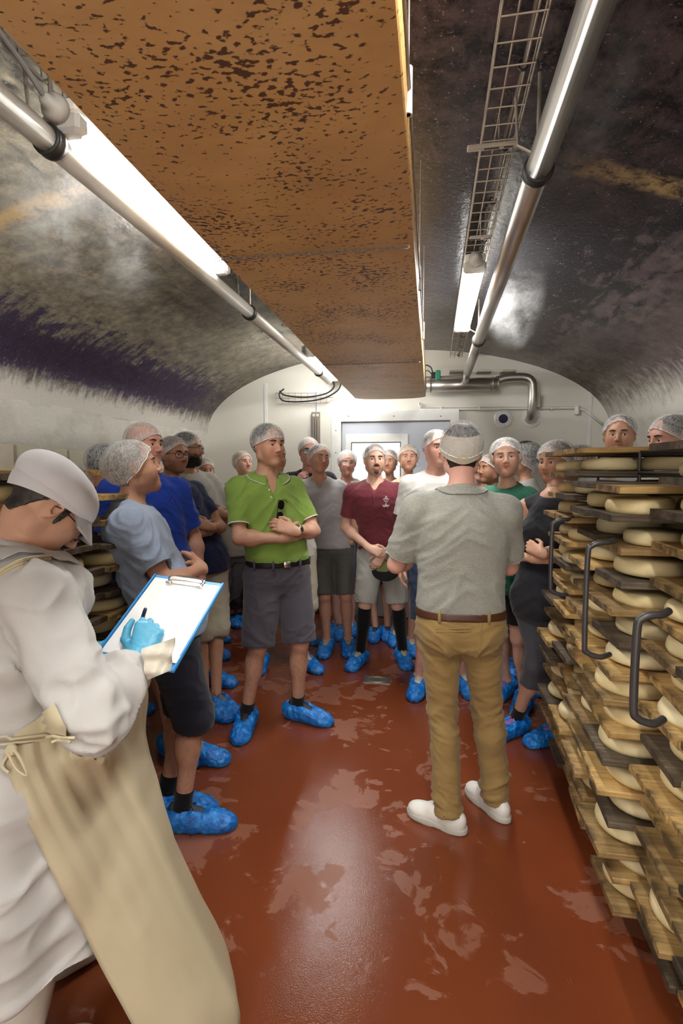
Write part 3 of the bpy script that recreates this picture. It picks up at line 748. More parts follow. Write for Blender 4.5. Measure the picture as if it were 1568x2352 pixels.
def make_bottom(P, t, vox, sex, top):
    Z, A, B, CX, CY = P.torso; s = P.s; off = t.get('off', .014); wz = t.get('waist', 1.0); name = t.get('name', 'shorts'); loose = t.get('loose', .016)
    pr = [prof(Z[:6], A[:6], B[:6], CX[:6], CY[:6], off=off, k=.03, clips=[((0, 0, wz), (0, 0, 1))])]
    L = t.get('len', .48)                       # height of the hem above the floor (unit frame)
    for sd in (1, -1):
        h_, k_, a_ = P.hip[sd], P.knee[sd], P.ank[sd]
        kr = loose
        if L > k_[2]:
            tt = (h_[2] - L) / (h_[2] - k_[2]); en = frac(h_, k_, tt); ax = unit(k_ - h_)
            r1 = .083 + kr; r2 = t.get('hr', .083 + kr - .006)
            pr.append(cone(h_ + [0, 0, -.02], frac(h_, k_, tt + .03), r1, r2, k=.03, clips=[(en, ax)]))
            pr.append(cone(en - ax * .03, en + ax * .03, r2 - max(.012, vox * 1.5), r2 - max(.010, vox * 1.4), k=.003, op='s'))
        else:
            tt = (k_[2] - L) / (k_[2] - a_[2]); en = frac(k_, a_, tt); ax = unit(a_ - k_); r3 = t.get('cuff', .042 + loose)
            pr += [cone(h_ + [0, 0, -.02], k_, .083 + kr, .060 + kr, k=.03), cone(k_, frac(k_, a_, min(1.05, tt + .05)), .058 + kr, r3, k=.03, clips=[(en, ax)]),
                   ell(frac(k_, a_, .3) + [0, -.014, 0], (.052 + kr, .056 + kr, .09), k=.03, clips=[(en, ax)])]
            if L > .05: pr.append(cone(en - ax * .03, en + ax * .03, r3 - max(.012, vox * 1.4), r3 - max(.010, vox * 1.3), k=.003, op='s'))
    if t.get('seat'):
        for sd in (1, -1): pr.append(ell((.075 * sd, -.062, .885), (.088, .075, .085), k=.04))
    P.botf = pr
    V, Q = grid(pr, vox * 1.05 / s); N = normals(V, Q)
    V0 = V.copy(); V = folds(V, N, t.get('fold', .006) * 1.4, t.get('fsc', (7, 7, 12)), slant=-.4, seed=3 + sum(map(ord, t['col'])) % 40)
    if L < .3:
        kz = P.knee[1][2]; wz_ = .7 + 1.3 * np.exp(-((V0[:, 2] - kz + .03) / .09) ** 2) + 1.4 * np.exp(-((V0[:, 2] - L - .07) / .06) ** 2) + .9 * np.exp(-((V0[:, 2] - .82) / .06) ** 2); V = V0 + (V - V0) * (wz_ * np.clip((V0[:, 2] - L) / .03 + .2, 0, 1) * np.clip((wz - V0[:, 2]) / .04, .1, 1))[:, None]
    else: V = V0 + (V - V0) * (np.clip((V0[:, 2] - L) / .04 + .2, 0, 1) * np.clip((wz - V0[:, 2]) / .04, .1, 1))[:, None]
    mat = fabric(name + '_' + t['col'], srgb(t['col']), fold=t.get('bump', .14), mottled=t.get('mottled', 0), weave=180, rough=t.get('rough', .85))
    link(name, mesh(name, P.lw(V), Q, mat), P.ctr)
    if t.get('belt'):
        pz = [prof(Z[:6], A[:6], B[:6], CX[:6], CY[:6], off=off + .007, k=.0, clips=[((0, 0, wz + .002), (0, 0, 1)), ((0, 0, wz - .034), (0, 0, -1))])]
        V, Q = grid(pz, .006 / s); link('belt', mesh('belt', P.lw(V), Q, plain('belt_' + t['belt'], srgb(t['belt']), .45)), P.ctr)
        for a in (-150, -60, 60, 150, 25, -25):
            ra = math.radians(a); m = MB(); i = 3; rx, ry = A[3] + off + .009, B[3] + off + .009
            q = (abs(math.sin(ra)) ** 2.4 + abs(math.cos(ra)) ** 2.4) ** (-1 / 2.4)
            c = np.array([CX[2] + math.sin(ra) * rx * q, CY[2] + math.cos(ra) * ry * q, wz - .016])
            u = unit([math.cos(ra), -math.sin(ra), 0]); n_ = unit([math.sin(ra) / rx, math.cos(ra) / ry, 0])
            for _ in range(3): c = c - n_ * (float(fat(pz, c)[0]) - .0015)
            M = frame(c, u, n_, (0, 0, 1)); m.box((-.006, -.006, -.026), (.006, .005, .024), M, bev=.001)
            link('belt_loop', mesh('belt_loop', P.lw(m.V), m.F, mat), P.ctr)
        if t.get('buckle'):
            m = MB(); c = np.array([CX[3], CY[3] + B[3] + off + .012, wz - .016]); M = frame(c, (1, 0, 0), (0, 1, 0), (0, 0, 1))
            m.box((-.02, -.002, -.017), (.02, .003, .017), M, bev=.002); link('buckle', mesh('buckle', P.lw(m.V), m.F, metal_mat), P.ctr)
def make_glasses(P, g):
    col, sun = g.get('col', '151515'), g.get('sun', False); m = MB(); hwid = .027; hh = .019; z0 = .004; yf = .104
    lens = []
    for sd in (1, -1):
        cx = .033 * sd; pts = []
        for k in range(20):
            a = 2 * math.pi * k / 20; c, s_ = math.cos(a), math.sin(a); q = (abs(c) ** 3.2 + abs(s_) ** 3.2) ** (-1 / 3.2)
            xx = hwid * c * q; pts.append((cx + xx, yf - abs(cx + xx) * .16, z0 + hh * s_ * q))
        m.tube(pts, .0018 if not g.get('thin') else .001, 6, closed=True); lens.append(pts)
        m.tube([(.059 * sd, yf - .012, z0 + .010), (.072 * sd, yf - .03, z0 + .010), (.082 * sd, .01, z0 + .008), (.084 * sd, -.012, z0 - .002)], .0018, 6)
    m.tube([(-.008, yf, z0 + .004), (0, yf + .002, z0 + .007), (.008, yf, z0 + .004)], .0016, 6)
    o = link('glasses', mesh('glasses', P.hw(m.V), m.F, plain('frame_' + col, srgb(col), .3)), P.ctr)
    for pts in lens:
        l = MB(); n = len(pts); l.add([tuple(np.mean(pts, 0))] + pts, [(0, i + 1, (i + 1) % n + 1) for i in range(n)])
        link('lens', mesh('lens', P.hw(l.V), l.F, lens_dark if sun else lens_clear), o)
def make_watch(P, e, w, n_, kind):
    ax = unit(w - e); c = w - ax * .028; n_ = unit(n_ - ax * (n_ @ ax)); u = np.cross(ax, n_); m = MB(); r = .031
    ring = [c + (u * math.cos(a) * r * .98 + n_ * math.sin(a) * r * .95) for a in np.linspace(0, 2 * math.pi, 24, endpoint=False)]
    for k in (-1, 0, 1): m.tube([p + ax * .006 * k for p in ring], .0045, 6, closed=True)
    o = link('watch', mesh('watch', P.lw(m.V), m.F, plain('strap_' + kind[0], srgb(kind[0]), .5)), P.ctr)
    f = MB(); M = frame(c + n_ * (r * .9), ax, u, n_); f.lathe([(.019, 0), (.021, .004), (.021, .009), (.018, .011)], 20, M)
    d = link('watch_case', mesh('watch_case', P.lw(f.V), f.F, metal_mat), o)
    f = MB(); M = frame(c + n_ * (r * .9 + .011), ax, u, n_); f.lathe([(.0165, 0), (.0165, .001)], 20, M)
    link('watch_face', mesh('watch_face', P.lw(f.V), f.F, plain('dial_' + kind[1], srgb(kind[1]), .15)), o)
# feet in metres: x across, y towards the toe, origin under the ankle
FOOT = {}
def foot_mesh(kind, v):
    key = (kind, v)
    if key in FOOT: return FOOT[key]
    if kind == 'cover':
        pr = [ell((0, -.040, .050), (.056, .064, .056), k=0), ell((0, .05, .040), (.062, .11, .056), k=.03), ell((0, .15, .030), (.060, .080, .042), k=.03), ell((0, .185, .018), (.045, .055, .026), k=.03),
              cone((0, -.02, .06), (0, .03, .07), .055, .05, k=.03), ell((0, .0, .112), (.040, .072, .045), k=.012, op='s'), ell((0, .075, .112), (.036, .07, .038), k=.012, op='s')]
        pr = [dict(p, clips=[((0, 0, .002), (0, 0, -1))]) if p['op'] == 'u' else p for p in pr]
        V, Q = grid(pr, .006); N = normals(V, Q); S = np.array((60, 26, 26)) if v % 2 else np.array((34, 50, 30))
        P_ = V * S + v * 9; d = (1 - np.abs(vnoise(P_ + vnoise(P_ * .5)[:, None] * 1.2))) ** 2
        ring = np.clip(1 - np.abs(V[:, 2] - .075) / .03, 0, 1); gather = np.abs(np.sin(np.arctan2(V[:, 0], V[:, 1] - .05) * 16 + v)) * ring * .004
        V = V + N * ((d - .4) * .007 + gather)[:, None]; V[:, 2] = np.maximum(V[:, 2], .002); mt = cover_mat
    elif kind == 'clog':
        pr = [ell((0, -.035, .052), (.040, .050, .050), k=0), ell((0, .05, .042), (.044, .10, .045), k=.03), ell((0, .145, .036), (.049, .065, .034), k=.03),
              cone((0, 0, .07), (0, .07, .065), .036, .034, k=.03), ell((0, -.005, .105), (.031, .045, .035), k=.006, op='s')]
        pr = [dict(p, clips=[((0, 0, .022), (0, 0, -1))]) if p['op'] == 'u' else p for p in pr]
        V, Q = grid(pr, .004); mt = plain('white_leather', (.78, .76, .72), .35)
    elif kind == 'sole':
        pr = [ell((0, -.03, .012), (.045, .062, .06), k=0), ell((0, .05, .012), (.046, .11, .06), k=.02), ell((0, .135, .014), (.054, .082, .06), k=.02)]
        pr = [dict(p, clips=[((0, 0, .001), (0, 0, -1)), ((0, 0, .028), (0, 0, 1))]) for p in pr]; V, Q = grid(pr, .004); mt = None
    else:
        pr = [ell((0, -.035, .052), (.037, .045, .048), k=0), ell((0, .05, .045), (.040, .10, .040), k=.03), ell((0, .145, .035), (.044, .060, .030), k=.03), cone((0, .0, .085), (0, .075, .070), .034, .028, k=.03), cone((0, -.035, .05), (0, -.04, .10), .032, .026, k=.02), ell((0, -.010, .125), (.032, .032, .035), k=.005, op='s')]
        pr = [dict(p, clips=[((0, 0, .006), (0, 0, -1))]) if p['op'] == 'u' else p for p in pr]; V, Q = grid(pr, .005)
        mt = plain('shoe_' + kind, dict(dark=(.02, .02, .028), grey=(.12, .12, .13), white=(.6, .57, .52), beige=(.42, .34, .24), purple=(.25, .12, .45), trail=(.03, .045, .06))[kind], .6, bump=.3, bscale=200)
    me = mesh(kind if kind in ('cover', 'sole') else 'shoe', V, Q, mt); FOOT[key] = me; return me
def laces(kind):
    key = 'lace' + kind
    if key in FOOT: return FOOT[key]
    m = MB()
    for i in range(4):
        y = .03 + i * .022; z = .108 - i * .009; m.tube([(-.022, y, z - .008), (0, y + .01, z), (.022, y, z - .008)], .0028, 6)
        m.tube([(-.022, y + .012, z - .010), (0, y, z + .001), (.022, y + .012, z - .010)], .0024, 6)
    for sx in (-1, 1):
        m.tube(smooth_path([(0, .028, .110), (.022 * sx, .018, .128), (.040 * sx, .022, .118), (.020 * sx, .03, .111)], 5), .002, 5)
        m.tube(smooth_path([(0, .03, .110), (.018 * sx, .05, .112), (.034 * sx, .062, .088)], 5), .002, 5)
    FOOT[key] = mesh('laces', m.V, m.F, plain('lace_' + kind, {'dark': (.015, .015, .015)}.get(kind, (.62, .58, .48)), .8)); return FOOT[key]
def put_foot(P, w0, fh, kind, cover, sock, sd, near, seed=0):
    r = math.radians(fh); rz = math.atan2(-math.sin(r), -math.cos(r))  # +y of foot -> (sin,-cos)
    def putm(name, me, par, sc=1.):
        o = link(name, me, par); o.location = [float(w0[0]), float(w0[1]), 0]; o.rotation_euler = (0, 0, rz); o.scale = (sc * (1 if sd > 0 else -1), sc, sc); return o
    k = .94 * P.s
    putm('shoe', foot_mesh(kind, 0), P.ctr, k)
    if kind == 'clog':
        me = foot_mesh('sole', 0); me.materials.clear(); me.materials.append(plain('sole_rubber', (.5, .48, .43), .6)); putm('shoe_sole', me, P.ctr, k)
    else:
        putm('laces', laces('dark' if kind in ('dark', 'grey', 'trail') else 'pale'), P.ctr, k)
    if cover: putm('shoe_cover', foot_mesh('cover', int(seed) % 4), P.ctr, 1.0 * P.s)
# materials of worn things
b = NB('eye'); a_ = b.n('ShaderNodeAttribute', attribute_name='ey'); sx = b.n('ShaderNodeSeparateXYZ', {0: a_.outputs['Vector']})
r2 = b.math('SQRT', b.math('ADD', b.math('POWER', sx.outputs[0], 2.0), b.math('POWER', sx.outputs[2], 2.0)))
iris = b.ramp(r2, [(0, (.005, .005, .005)), (.20, (.005, .005, .005)), (.23, (.10, .055, .03)), (.46, (.05, .03, .02)), (.52, (.75, .72, .70))])
eye_mat = b.set(col=iris, rough=.1)
def hair_mat(k):
    n = 'hair_' + k
    if n in MATS: return MATS[n]
    b = NB(n); c = srgb(HAIRC[k]); nz = b.noise(60, src=b.map((1, 1, .25)), detail=5)
    b.set(col=b.mix(nz, tuple(x * .5 for x in c), tuple(min(1, x * 1.5) for x in c)), rough=.55, normal=b.bump(nz, .8, .004)); MATS[n] = b.m; return b.m
def _net():
    b = NB('hair_net_mesh'); b.N.remove(b.bsdf)
    uv = b.n('ShaderNodeUVMap').outputs[0]
    d = b.n('ShaderNodeTexNoise', {'Vector': uv, 'Scale': 6.0, 'Detail': 2.0}).outputs['Color']
    v1 = b.n('ShaderNodeVectorMath', {0: uv, 1: b.n('ShaderNodeVectorMath', {0: d, 1: (.05, .22, 0)}, operation='MULTIPLY').outputs[0]}, operation='ADD').outputs[0]
    A = b.n('ShaderNodeTexVoronoi', {'Vector': b.map((34, 4, 1), v1), 'Scale': 1.0}, feature='DISTANCE_TO_EDGE').outputs['Distance']
    B_ = b.n('ShaderNodeTexVoronoi', {'Vector': b.map((110, 16, 1), v1), 'Scale': 1.0}, feature='DISTANCE_TO_EDGE').outputs['Distance']
    s1 = b.rampv(A, .0, .06, .6, 0.); s2 = b.rampv(B_, 0., .25, .38, 0.)
    sep = b.n('ShaderNodeSeparateXYZ', {0: uv}).outputs[1]; rim = b.rampv(sep, .72, 1.0, 0., .35)
    base = b.rampv(b.noise(9, src=b.map((1, 1, 1), v1), detail=3), .3, .7, .03, .26)
    f = b.math('MINIMUM', b.math('ADD', b.math('ADD', b.math('MAXIMUM', s1, s2), base), rim), .95)
    df = b.n('ShaderNodeBsdfDiffuse', {'Color': (.86, .86, .86, 1)}); tl = b.n('ShaderNodeBsdfTranslucent', {'Color': (.8, .8, .8, 1)}); tr = b.n('ShaderNodeBsdfTransparent')
    m1 = b.n('ShaderNodeMixShader', {0: .4, 1: df.outputs[0], 2: tl.outputs[0]}); m2 = b.n('ShaderNodeMixShader', {0: f, 1: tr.outputs[0], 2: m1.outputs[0]})
    b.t.links.new(m2.outputs[0], b.out.inputs[0]); return b.m
net_mat = _net(); netrim_mat = plain('net_elastic', (.8, .8, .8), .8)
def _lens(name, col, f):
    b = NB(name); b.N.remove(b.bsdf); g = b.n('ShaderNodeBsdfGlossy', {'Color': (1, 1, 1, 1), 'Roughness': .05}); tr = b.n('ShaderNodeBsdfTransparent', {'Color': col + (1,)})
    m = b.n('ShaderNodeMixShader', {0: f, 1: tr.outputs[0], 2: g.outputs[0]}); b.t.links.new(m.outputs[0], b.out.inputs[0]); return b.m
lens_clear = _lens('lens_clear', (.97, .97, .97), .06); lens_dark = _lens('lens_dark', (.04, .04, .05), .1)
metal_mat = plain('polished_metal', (.7, .68, .65), .25, 1.0)
b = NB('shoe_cover_film'); nz = b.noise(30, detail=5, rough=.6)
cover_mat = b.set(col=b.ramp(nz, [(.3, (.0, .08, .36)), (.55, (.005, .2, .68)), (.75, (.06, .40, .88))]), rough=.28, spec=.6, normal=b.bump(b.noise(45, src=b.map((1, .5, 1)), detail=5, dist=2.0), .6, .01))
# ---------------------------------------------------------------- the vaulted cellar
WY = 5.5; XL, XR = -2.47, 1.68; XC = (XL + XR) / 2; HWD = (XR - XL) / 2; ZS, ZT = 1.98, 2.80; Y0 = -2.6
b = NB('red_brown_epoxy_floor')
wet = b.noise(1.7, src=b.map((1, 1, 1)), detail=5, rough=.55, dist=.6); wet2 = b.noise(6.5, detail=4, dist=1.2)
dry = b.rampv(b.math('ADD', b.math('MULTIPLY', wet, .62), b.math('MULTIPLY', wet2, .38)), .535, .56, 0., 1.)
fine = b.noise(55, detail=4)
colr = b.mix(b.noise(2.2, detail=3), (.155, .036, .012), (.21, .050, .017)); colr = b.mix(b.math('MULTIPLY', dry, .75), colr, (.27, .105, .062))
rg = b.mix(dry, (.12, .12, .12), (.36, .36, .36)); spark = b.noise(230, detail=3)
b.set(col=colr, rough=rg, spec=.5, normal=b.bump(spark, .20, .0030, b.bump(fine, .05, .004)))
floor_mat = b.m
b = NB('cream_panel_wall'); b.set(col=b.mix(b.noise(3, detail=5), (.66, .64, .57), (.74, .72, .66)), rough=.45, normal=b.bump(b.noise(6), .06, .01)); backwall_mat = b.m
b = NB('rough_white_plaster'); nz = b.noise(34, detail=6, rough=.65)
dirt = b.rampv(b.noise(4, detail=5), .5, .72, 0, .5)
b.set(col=b.mix(dirt, (.62, .60, .54), (.36, .33, .27)), rough=.85, normal=b.bump(nz, .9, .03)); plaster_mat = b.m
b = NB('mould_stained_vault'); uvn = b.n('ShaderNodeUVMap').outputs[0]; sp = b.n('ShaderNodeSeparateXYZ', {0: uvn}); U, Vv = sp.outputs[0], sp.outputs[1]  # U across 0..1, V metres along
st = b.map((5.5, 1, 1), uvn)
nA = b.noise(1.1, st, 7, .62, .5); nB = b.noise(3.4, b.map((4, 1.6, 1), st), 6, .62, .3); nC = b.noise(13, st, 6, .68, .3); streak = b.noise(9, b.map((.45, 2.2, 1), st), 8, .72, .4)
def bandm(c, wd, soft, noise_, na):   # 1 inside |U-c|<wd, ragged edge
    d = b.math('ABSOLUTE', b.math('SUBTRACT', U, c)); d = b.math('ADD', d, b.math('MULTIPLY', b.math('SUBTRACT', noise_, .5), na)); return b.rampv(d, wd, wd + soft, 1., 0.)
base = b.ramp(nA, [(.25, (.11, .095, .072)), (.42, (.19, .165, .125)), (.58, (.26, .23, .17)), (.75, (.33, .29, .21))])
mid = b.noise(7.5, b.map((1.2, 1, 1), st), 9, .76, .3); base = b.mix(b.rampv(mid, .38, .58, .7, 0.), base, (.075, .066, .058))
base = b.mix(b.rampv(nC, .40, .60, .45, 0.), base, (.05, .043, .040))
mix2 = b.mix(b.math('MULTIPLY', bandm(.72, .19, .08, mid, .7), b.rampv(b.math('ADD', Vv, b.math('MULTIPLY', nA, 2.4)), 3.6, 6.2, .85, .25)), base, b.mix(nB, (.030, .018, .034), (.125, .080, .100)))
mix3 = b.mix(b.math('MULTIPLY', bandm(.56, .15, .08, nB, .35), b.rampv(Vv, 3.6, 5.2, .96, .35)), mix2, b.mix(nC, (.004, .004, .006), (.034, .033, .040)))
nr_ = b.math('MULTIPLY', b.rampv(b.math('ADD', Vv, b.math('MULTIPLY', nA, 1.4)), 2.4, 3.4, .93, 0.), b.rampv(b.math('ADD', U, b.math('MULTIPLY', nB, .25)), .52, .62, 0., 1.))
mix4 = b.mix(nr_, mix3, b.mix(b.rampv(mid, .42, .60), (.006, .005, .007), (.075, .050, .052)))
pl_ = b.math('MULTIPLY', bandm(.118, .048, .03, b.math('ADD', b.math('MULTIPLY', streak, .6), b.math('MULTIPLY', mid, .4)), .42), b.rampv(b.math('ADD', Vv, nA), 5.2, 6.0, 1., .5))
mix5 = b.mix(pl_, mix4, b.mix(nC, (.018, .012, .030), (.065, .045, .085)))
ed = b.rampv(b.math('ADD', U, b.math('MULTIPLY', b.math('SUBTRACT', streak, .5), .16)), .035, .075, 1., 0.)
mix6 = b.mix(b.math('MULTIPLY', ed, .85), mix5, (.50, .47, .43))
edr = b.rampv(b.math('ADD', U, b.math('MULTIPLY', b.math('SUBTRACT', streak, .5), .22)), .875, .97, 0., .85)
mix7 = b.mix(edr, mix6, (.55, .53, .48))
jn = b.math('ABSOLUTE', b.math('SUBTRACT', b.math('SUBTRACT', b.math('ADD', Vv, b.math('MULTIPLY', nB, .10)), b.math('MULTIPLY', U, .65)), 1.83)); jm = b.math('MULTIPLY', b.rampv(jn, .03, .075, .95, 0.), b.rampv(b.math('ABSOLUTE', b.math('SUBTRACT', U, .5)), .12, .2, 0., 1.))
mix8 = b.mix(b.math('MULTIPLY', jm, b.rampv(nC, .4, .55)), mix7, (.33, .22, .10))
spk = b.noise(90, b.co(), 2); speck = b.rampv(spk, .66, .72, 0, .55)
mix9 = b.mix(speck, mix8, (.30, .28, .24))
gl = b.mix(bandm(.56, .17, .08, nB, .3), (.62, .62, .62), (.24, .24, .24))
b.set(col=mix9, rough=gl, spec=.22, normal=b.bump(b.noise(40, detail=5), .3, .006, b.bump(nB, .2, .015))); vault_mat = b.m
b = NB('orange_brown_mouldy_tray')
g1 = b.noise(1.6, detail=6, rough=.6); g2 = b.noise(9, src=b.map((.6, 1.4, 1)), detail=5, rough=.65); sps = b.noise(80, src=b.map((.75, 1.2, 1)), detail=2, rough=.45, dist=.1); spm = b.noise(5, detail=3)
c = b.ramp(g1, [(.3, (.58, .32, .105)), (.5, (.72, .43, .155)), (.7, (.80, .53, .23))]); c = b.mix(b.rampv(g2, .35, .75, 0, .5), c, (.50, .29, .12))
sy = b.n('ShaderNodeSeparateXYZ', {0: b.co()}).outputs[1]
c = b.mix(b.rampv(sy, 1.6, 3.8, 0, .55), c, b.mix(b.noise(14, src=b.map((.5, 2.5, 1)), detail=6), (.26, .14, .07), (.72, .50, .28)))
c = b.mix(b.math('MULTIPLY', b.rampv(b.math('ADD', sps, b.math('MULTIPLY', b.math('SUBTRACT', spm, .5), .55)), .575, .64, 0., 1.), b.rampv(sy, 2., 5, .9, .5)), c, (.06, .018, .014))
b.set(col=c, rough=.5, spec=.35, normal=b.bump(g2, .12, .01)); tray_mat = b.m
steel_mat = plain('galvanised_steel', (.50, .48, .45), .32, .9, var=.25, bscale=20); dull_steel = plain('tarnished_steel', (.40, .36, .31), .45, .8, var=.3, bscale=40)
rust_steel = plain('brownish_steel_wire', (.33, .28, .23), .5, .6, var=.3); white_pvc = plain('white_pvc', (.70, .69, .64), .4); white_alu = plain('white_coated_frame', (.72, .72, .70), .35)
black_rub = plain('black_rubber', (.015, .015, .016), .5); grey_cab = plain('grey_cable', (.16, .155, .15), .6)
door_mat = plain('pale_blue_grey_door_leaf', (.47, .50, .57), .35, var=.03)

m = MB(); m.add([(XL - .6, Y0, 0), (XR + .6, Y0, 0), (XR + .6, WY + .1, 0), (XL - .6, WY + .1, 0), (XL - .6, Y0, -.1), (XR + .6, Y0, -.1), (XR + .6, WY + .1, -.1), (XL - .6, WY + .1, -.1)], [(0, 1, 2, 3), (7, 6, 5, 4), (0, 4, 5, 1), (1, 5, 6, 2), (2, 6, 7, 3), (3, 7, 4, 0)])
tag(m.build('floor', floor_mat), kind='structure')
NA, NY = 64, 60; V = []; uvs = []; ys = np.linspace(Y0, WY, NY + 1)
rnd = RNG.random((NA + 1, NY + 1))
for j, y in enumerate(ys):
    rib = 0.0
    for i in range(NA + 1):
        a = math.pi * (1 - i / NA); r_ = 1 - .006 * math.exp(-((y - 2.02) / .05) ** 2) - .006 * math.exp(-((y - 3.9) / .04) ** 2) 
        V.append((XC + HWD * math.cos(a) * r_, y, ZS + (ZT - ZS) * math.sin(a) * r_)); uvs.append((i / NA, y))
nv0 = len(V)
V += [(x + (x - XC) * .06, y, z + .12) for x, y, z in V]
Fi = [(j * (NA + 1) + i, (j + 1) * (NA + 1) + i, (j + 1) * (NA + 1) + i + 1, j * (NA + 1) + i + 1) for j in range(NY) for i in range(NA)]
Fo = [tuple(q + nv0 for q in f[::-1]) for f in Fi]
me = mesh('ceiling', V, [f[::-1] for f in Fi] + [f[::-1] for f in Fo], vault_mat); uv = me.uv_layers.new(name='UVMap'); uvs = uvs + uvs
uv.data.foreach_set('uv', np.array([uvs[l.vertex_index] for l in me.loops], np.float32).ravel())
tag(link('ceiling', me), kind='structure')
for nm, x0, x1 in (('wall_left', XL - .3, XL), ('wall_right', XR, XR + .3)):
    m = MB(); xi = x1 if nm == 'wall_left' else x0; ny, nz = 80, 24; Vw = []
    for j in range(ny + 1):
        for i in range(nz + 1): Vw.append((xi + .012 * (random.random() - .5) * (0 < i < nz), Y0 + (WY - Y0) * j / ny, (ZS + .03) * i / nz))
    Fw = [(j * (nz + 1) + i, (j + 1) * (nz + 1) + i, (j + 1) * (nz + 1) + i + 1, j * (nz + 1) + i + 1) for j in range(ny) for i in range(nz)]
    if nm == 'wall_left': Fw = [f[::-1] for f in Fw]
    m.add(Vw, Fw); xo = x0 if nm == 'wall_left' else x1; k = .0
    m.box((min(xo, xi + (.02 if nm == 'wall_right' else -.1)), Y0, 0), (max(xo, xi + (.1 if nm == 'wall_right' else -.02)), WY, ZS + .05))
    tag(m.build(nm, plaster_mat), kind='structure')
for nm, y0, y1 in (('wall_back', WY, WY + .15), ('wall_front', Y0 - .15, Y0)):
    m = MB(); m.box((XL - .6, y0, 0), (XR + .6, y1, 3.2)); tag(m.build(nm, backwall_mat), kind='structure')
m = MB(); m.box((XL, WY - .012, 0), (XR, WY, .055), bev=.003); tag(m.build('baseboard_back', plain('brown_skirting', (.09, .035, .018), .4)), kind='structure')
P0 = at(610, 900, WY); P1 = at(893, 850, WY); P2 = at(1352, 1000, WY); k = 0
for X in (P0[0], P2[0]):
    m = MB(); m.box((X - .018, WY - .006, .05), (X + .018, WY, 2.5), bev=.002); tag(m.build('trim_%d' % (k + 1), white_alu), kind='structure'); k += 1
# ---- door
A = at(762, 947, WY); B_ = at(1050, 943, WY); a0 = at(785, 970, WY); b0 = at(1034, 966, WY)
D = empty('door_1', ((a0[0] + b0[0]) / 2, WY, 0), None, None); D['kind'] = 'structure'; dx = D.location[0]; DL = (-dx, -WY, 0)
m = MB(); x0, x1 = a0[0], b0[0]; zt = a0[2]; zo = A[2]; fw = a0[0] - A[0]
m.box((x0 - fw, WY - .05, 0), (x0, WY, zo), bev=.004); m.build('door_frame', white_alu, D, loc=DL)
m = MB(); m.box((x1, WY - .05, 0), (x1 + fw * .8, WY, zo), bev=.004); m.build('door_frame', white_alu, D, loc=DL)
m = MB(); m.box((x0 - .002, WY - .048, zt), (x1 + .002, WY, zo), bev=.004); m.build('door_frame', white_alu, D, loc=DL)
m = MB()
for px in (802, 905, 1012): q = at(px, 957, WY); m.lathe([(.006, 0), (.006, .004)], 8, frame((q[0], WY - .05, q[2]), (1, 0, 0), (0, 0, 1), (0, -1, 0)))
for py in (990, 1040): q = at(773, py, WY); m.lathe([(.006, 0), (.006, .004)], 8, frame((q[0], WY - .05, q[2]), (1, 0, 0), (0, 0, 1), (0, -1, 0)))
m.build('frame_screws', black_rub, D, loc=DL)
m = MB(); m.box((x0 + .01, WY - .025, .01), (x1 - .01, WY - .002, zt - .012), bev=.002); m.build('door_leaf', door_mat, D, loc=DL)
w0, w1 = at(808, 1017, WY), at(920, 1017, WY); wo0, wo1 = at(795, 998, WY), at(937, 998, WY)
m = MB(); zb = .95
for lo, hi in (((wo0[0], zb), (w0[0], wo0[2])), ((w1[0], zb), (wo1[0], wo0[2])), ((w0[0], w0[2]), (w1[0], wo0[2])), ((w0[0], zb), (w1[0], zb + .06))): m.box((lo[0], WY - .034, lo[1]), (hi[0], WY - .02, hi[1]), bev=.002)
m.build('window_frame', white_alu, D, loc=DL)
m = MB(); m.box((w0[0], WY - .029, zb + .05), (w1[0], WY - .026, w0[2])); bb = NB('frosted_pane'); bb.set(col=(.80, .84, .86), rough=.25, emc=(.85, .93, 1.0), ems=.35); m.build('pane', bb.m, D, loc=DL)
m = MB(); g0 = w0[0]
for lo, hi in (((w0[0] - .004, WY - .036, zb + .05), (w0[0] + .004, WY - .03, w0[2])), ((w1[0] - .004, WY - .036, zb + .05), (w1[0] + .004, WY - .03, w0[2])), ((w0[0], WY - .036, w0[2] - .004), (w1[0], WY - .03, w0[2] + .004))): m.box(lo, hi)
m.build('gasket', black_rub, D, loc=DL)
# ---- drain
q = fl(866, 1562); m = MB(); m.box((q[0] - .10, q[1] - .07, 0), (q[0] + .10, q[1] + .07, .004), bev=.001); d0 = m.build('floor_drain', steel_mat)
tag(d0, 'square steel floor drain cover set in the red floor before the maroon shirt man', 'drain')
m = MB(); n = 28; rr = [(.075 * math.cos(2 * math.pi * i / n), .05 * math.sin(2 * math.pi * i / n)) for i in range(n)]
m.tube([(q[0] + x, q[1] + y, .0045) for x, y in rr], .004, 6, closed=True); m.build('drain_ring', dull_steel, d0)
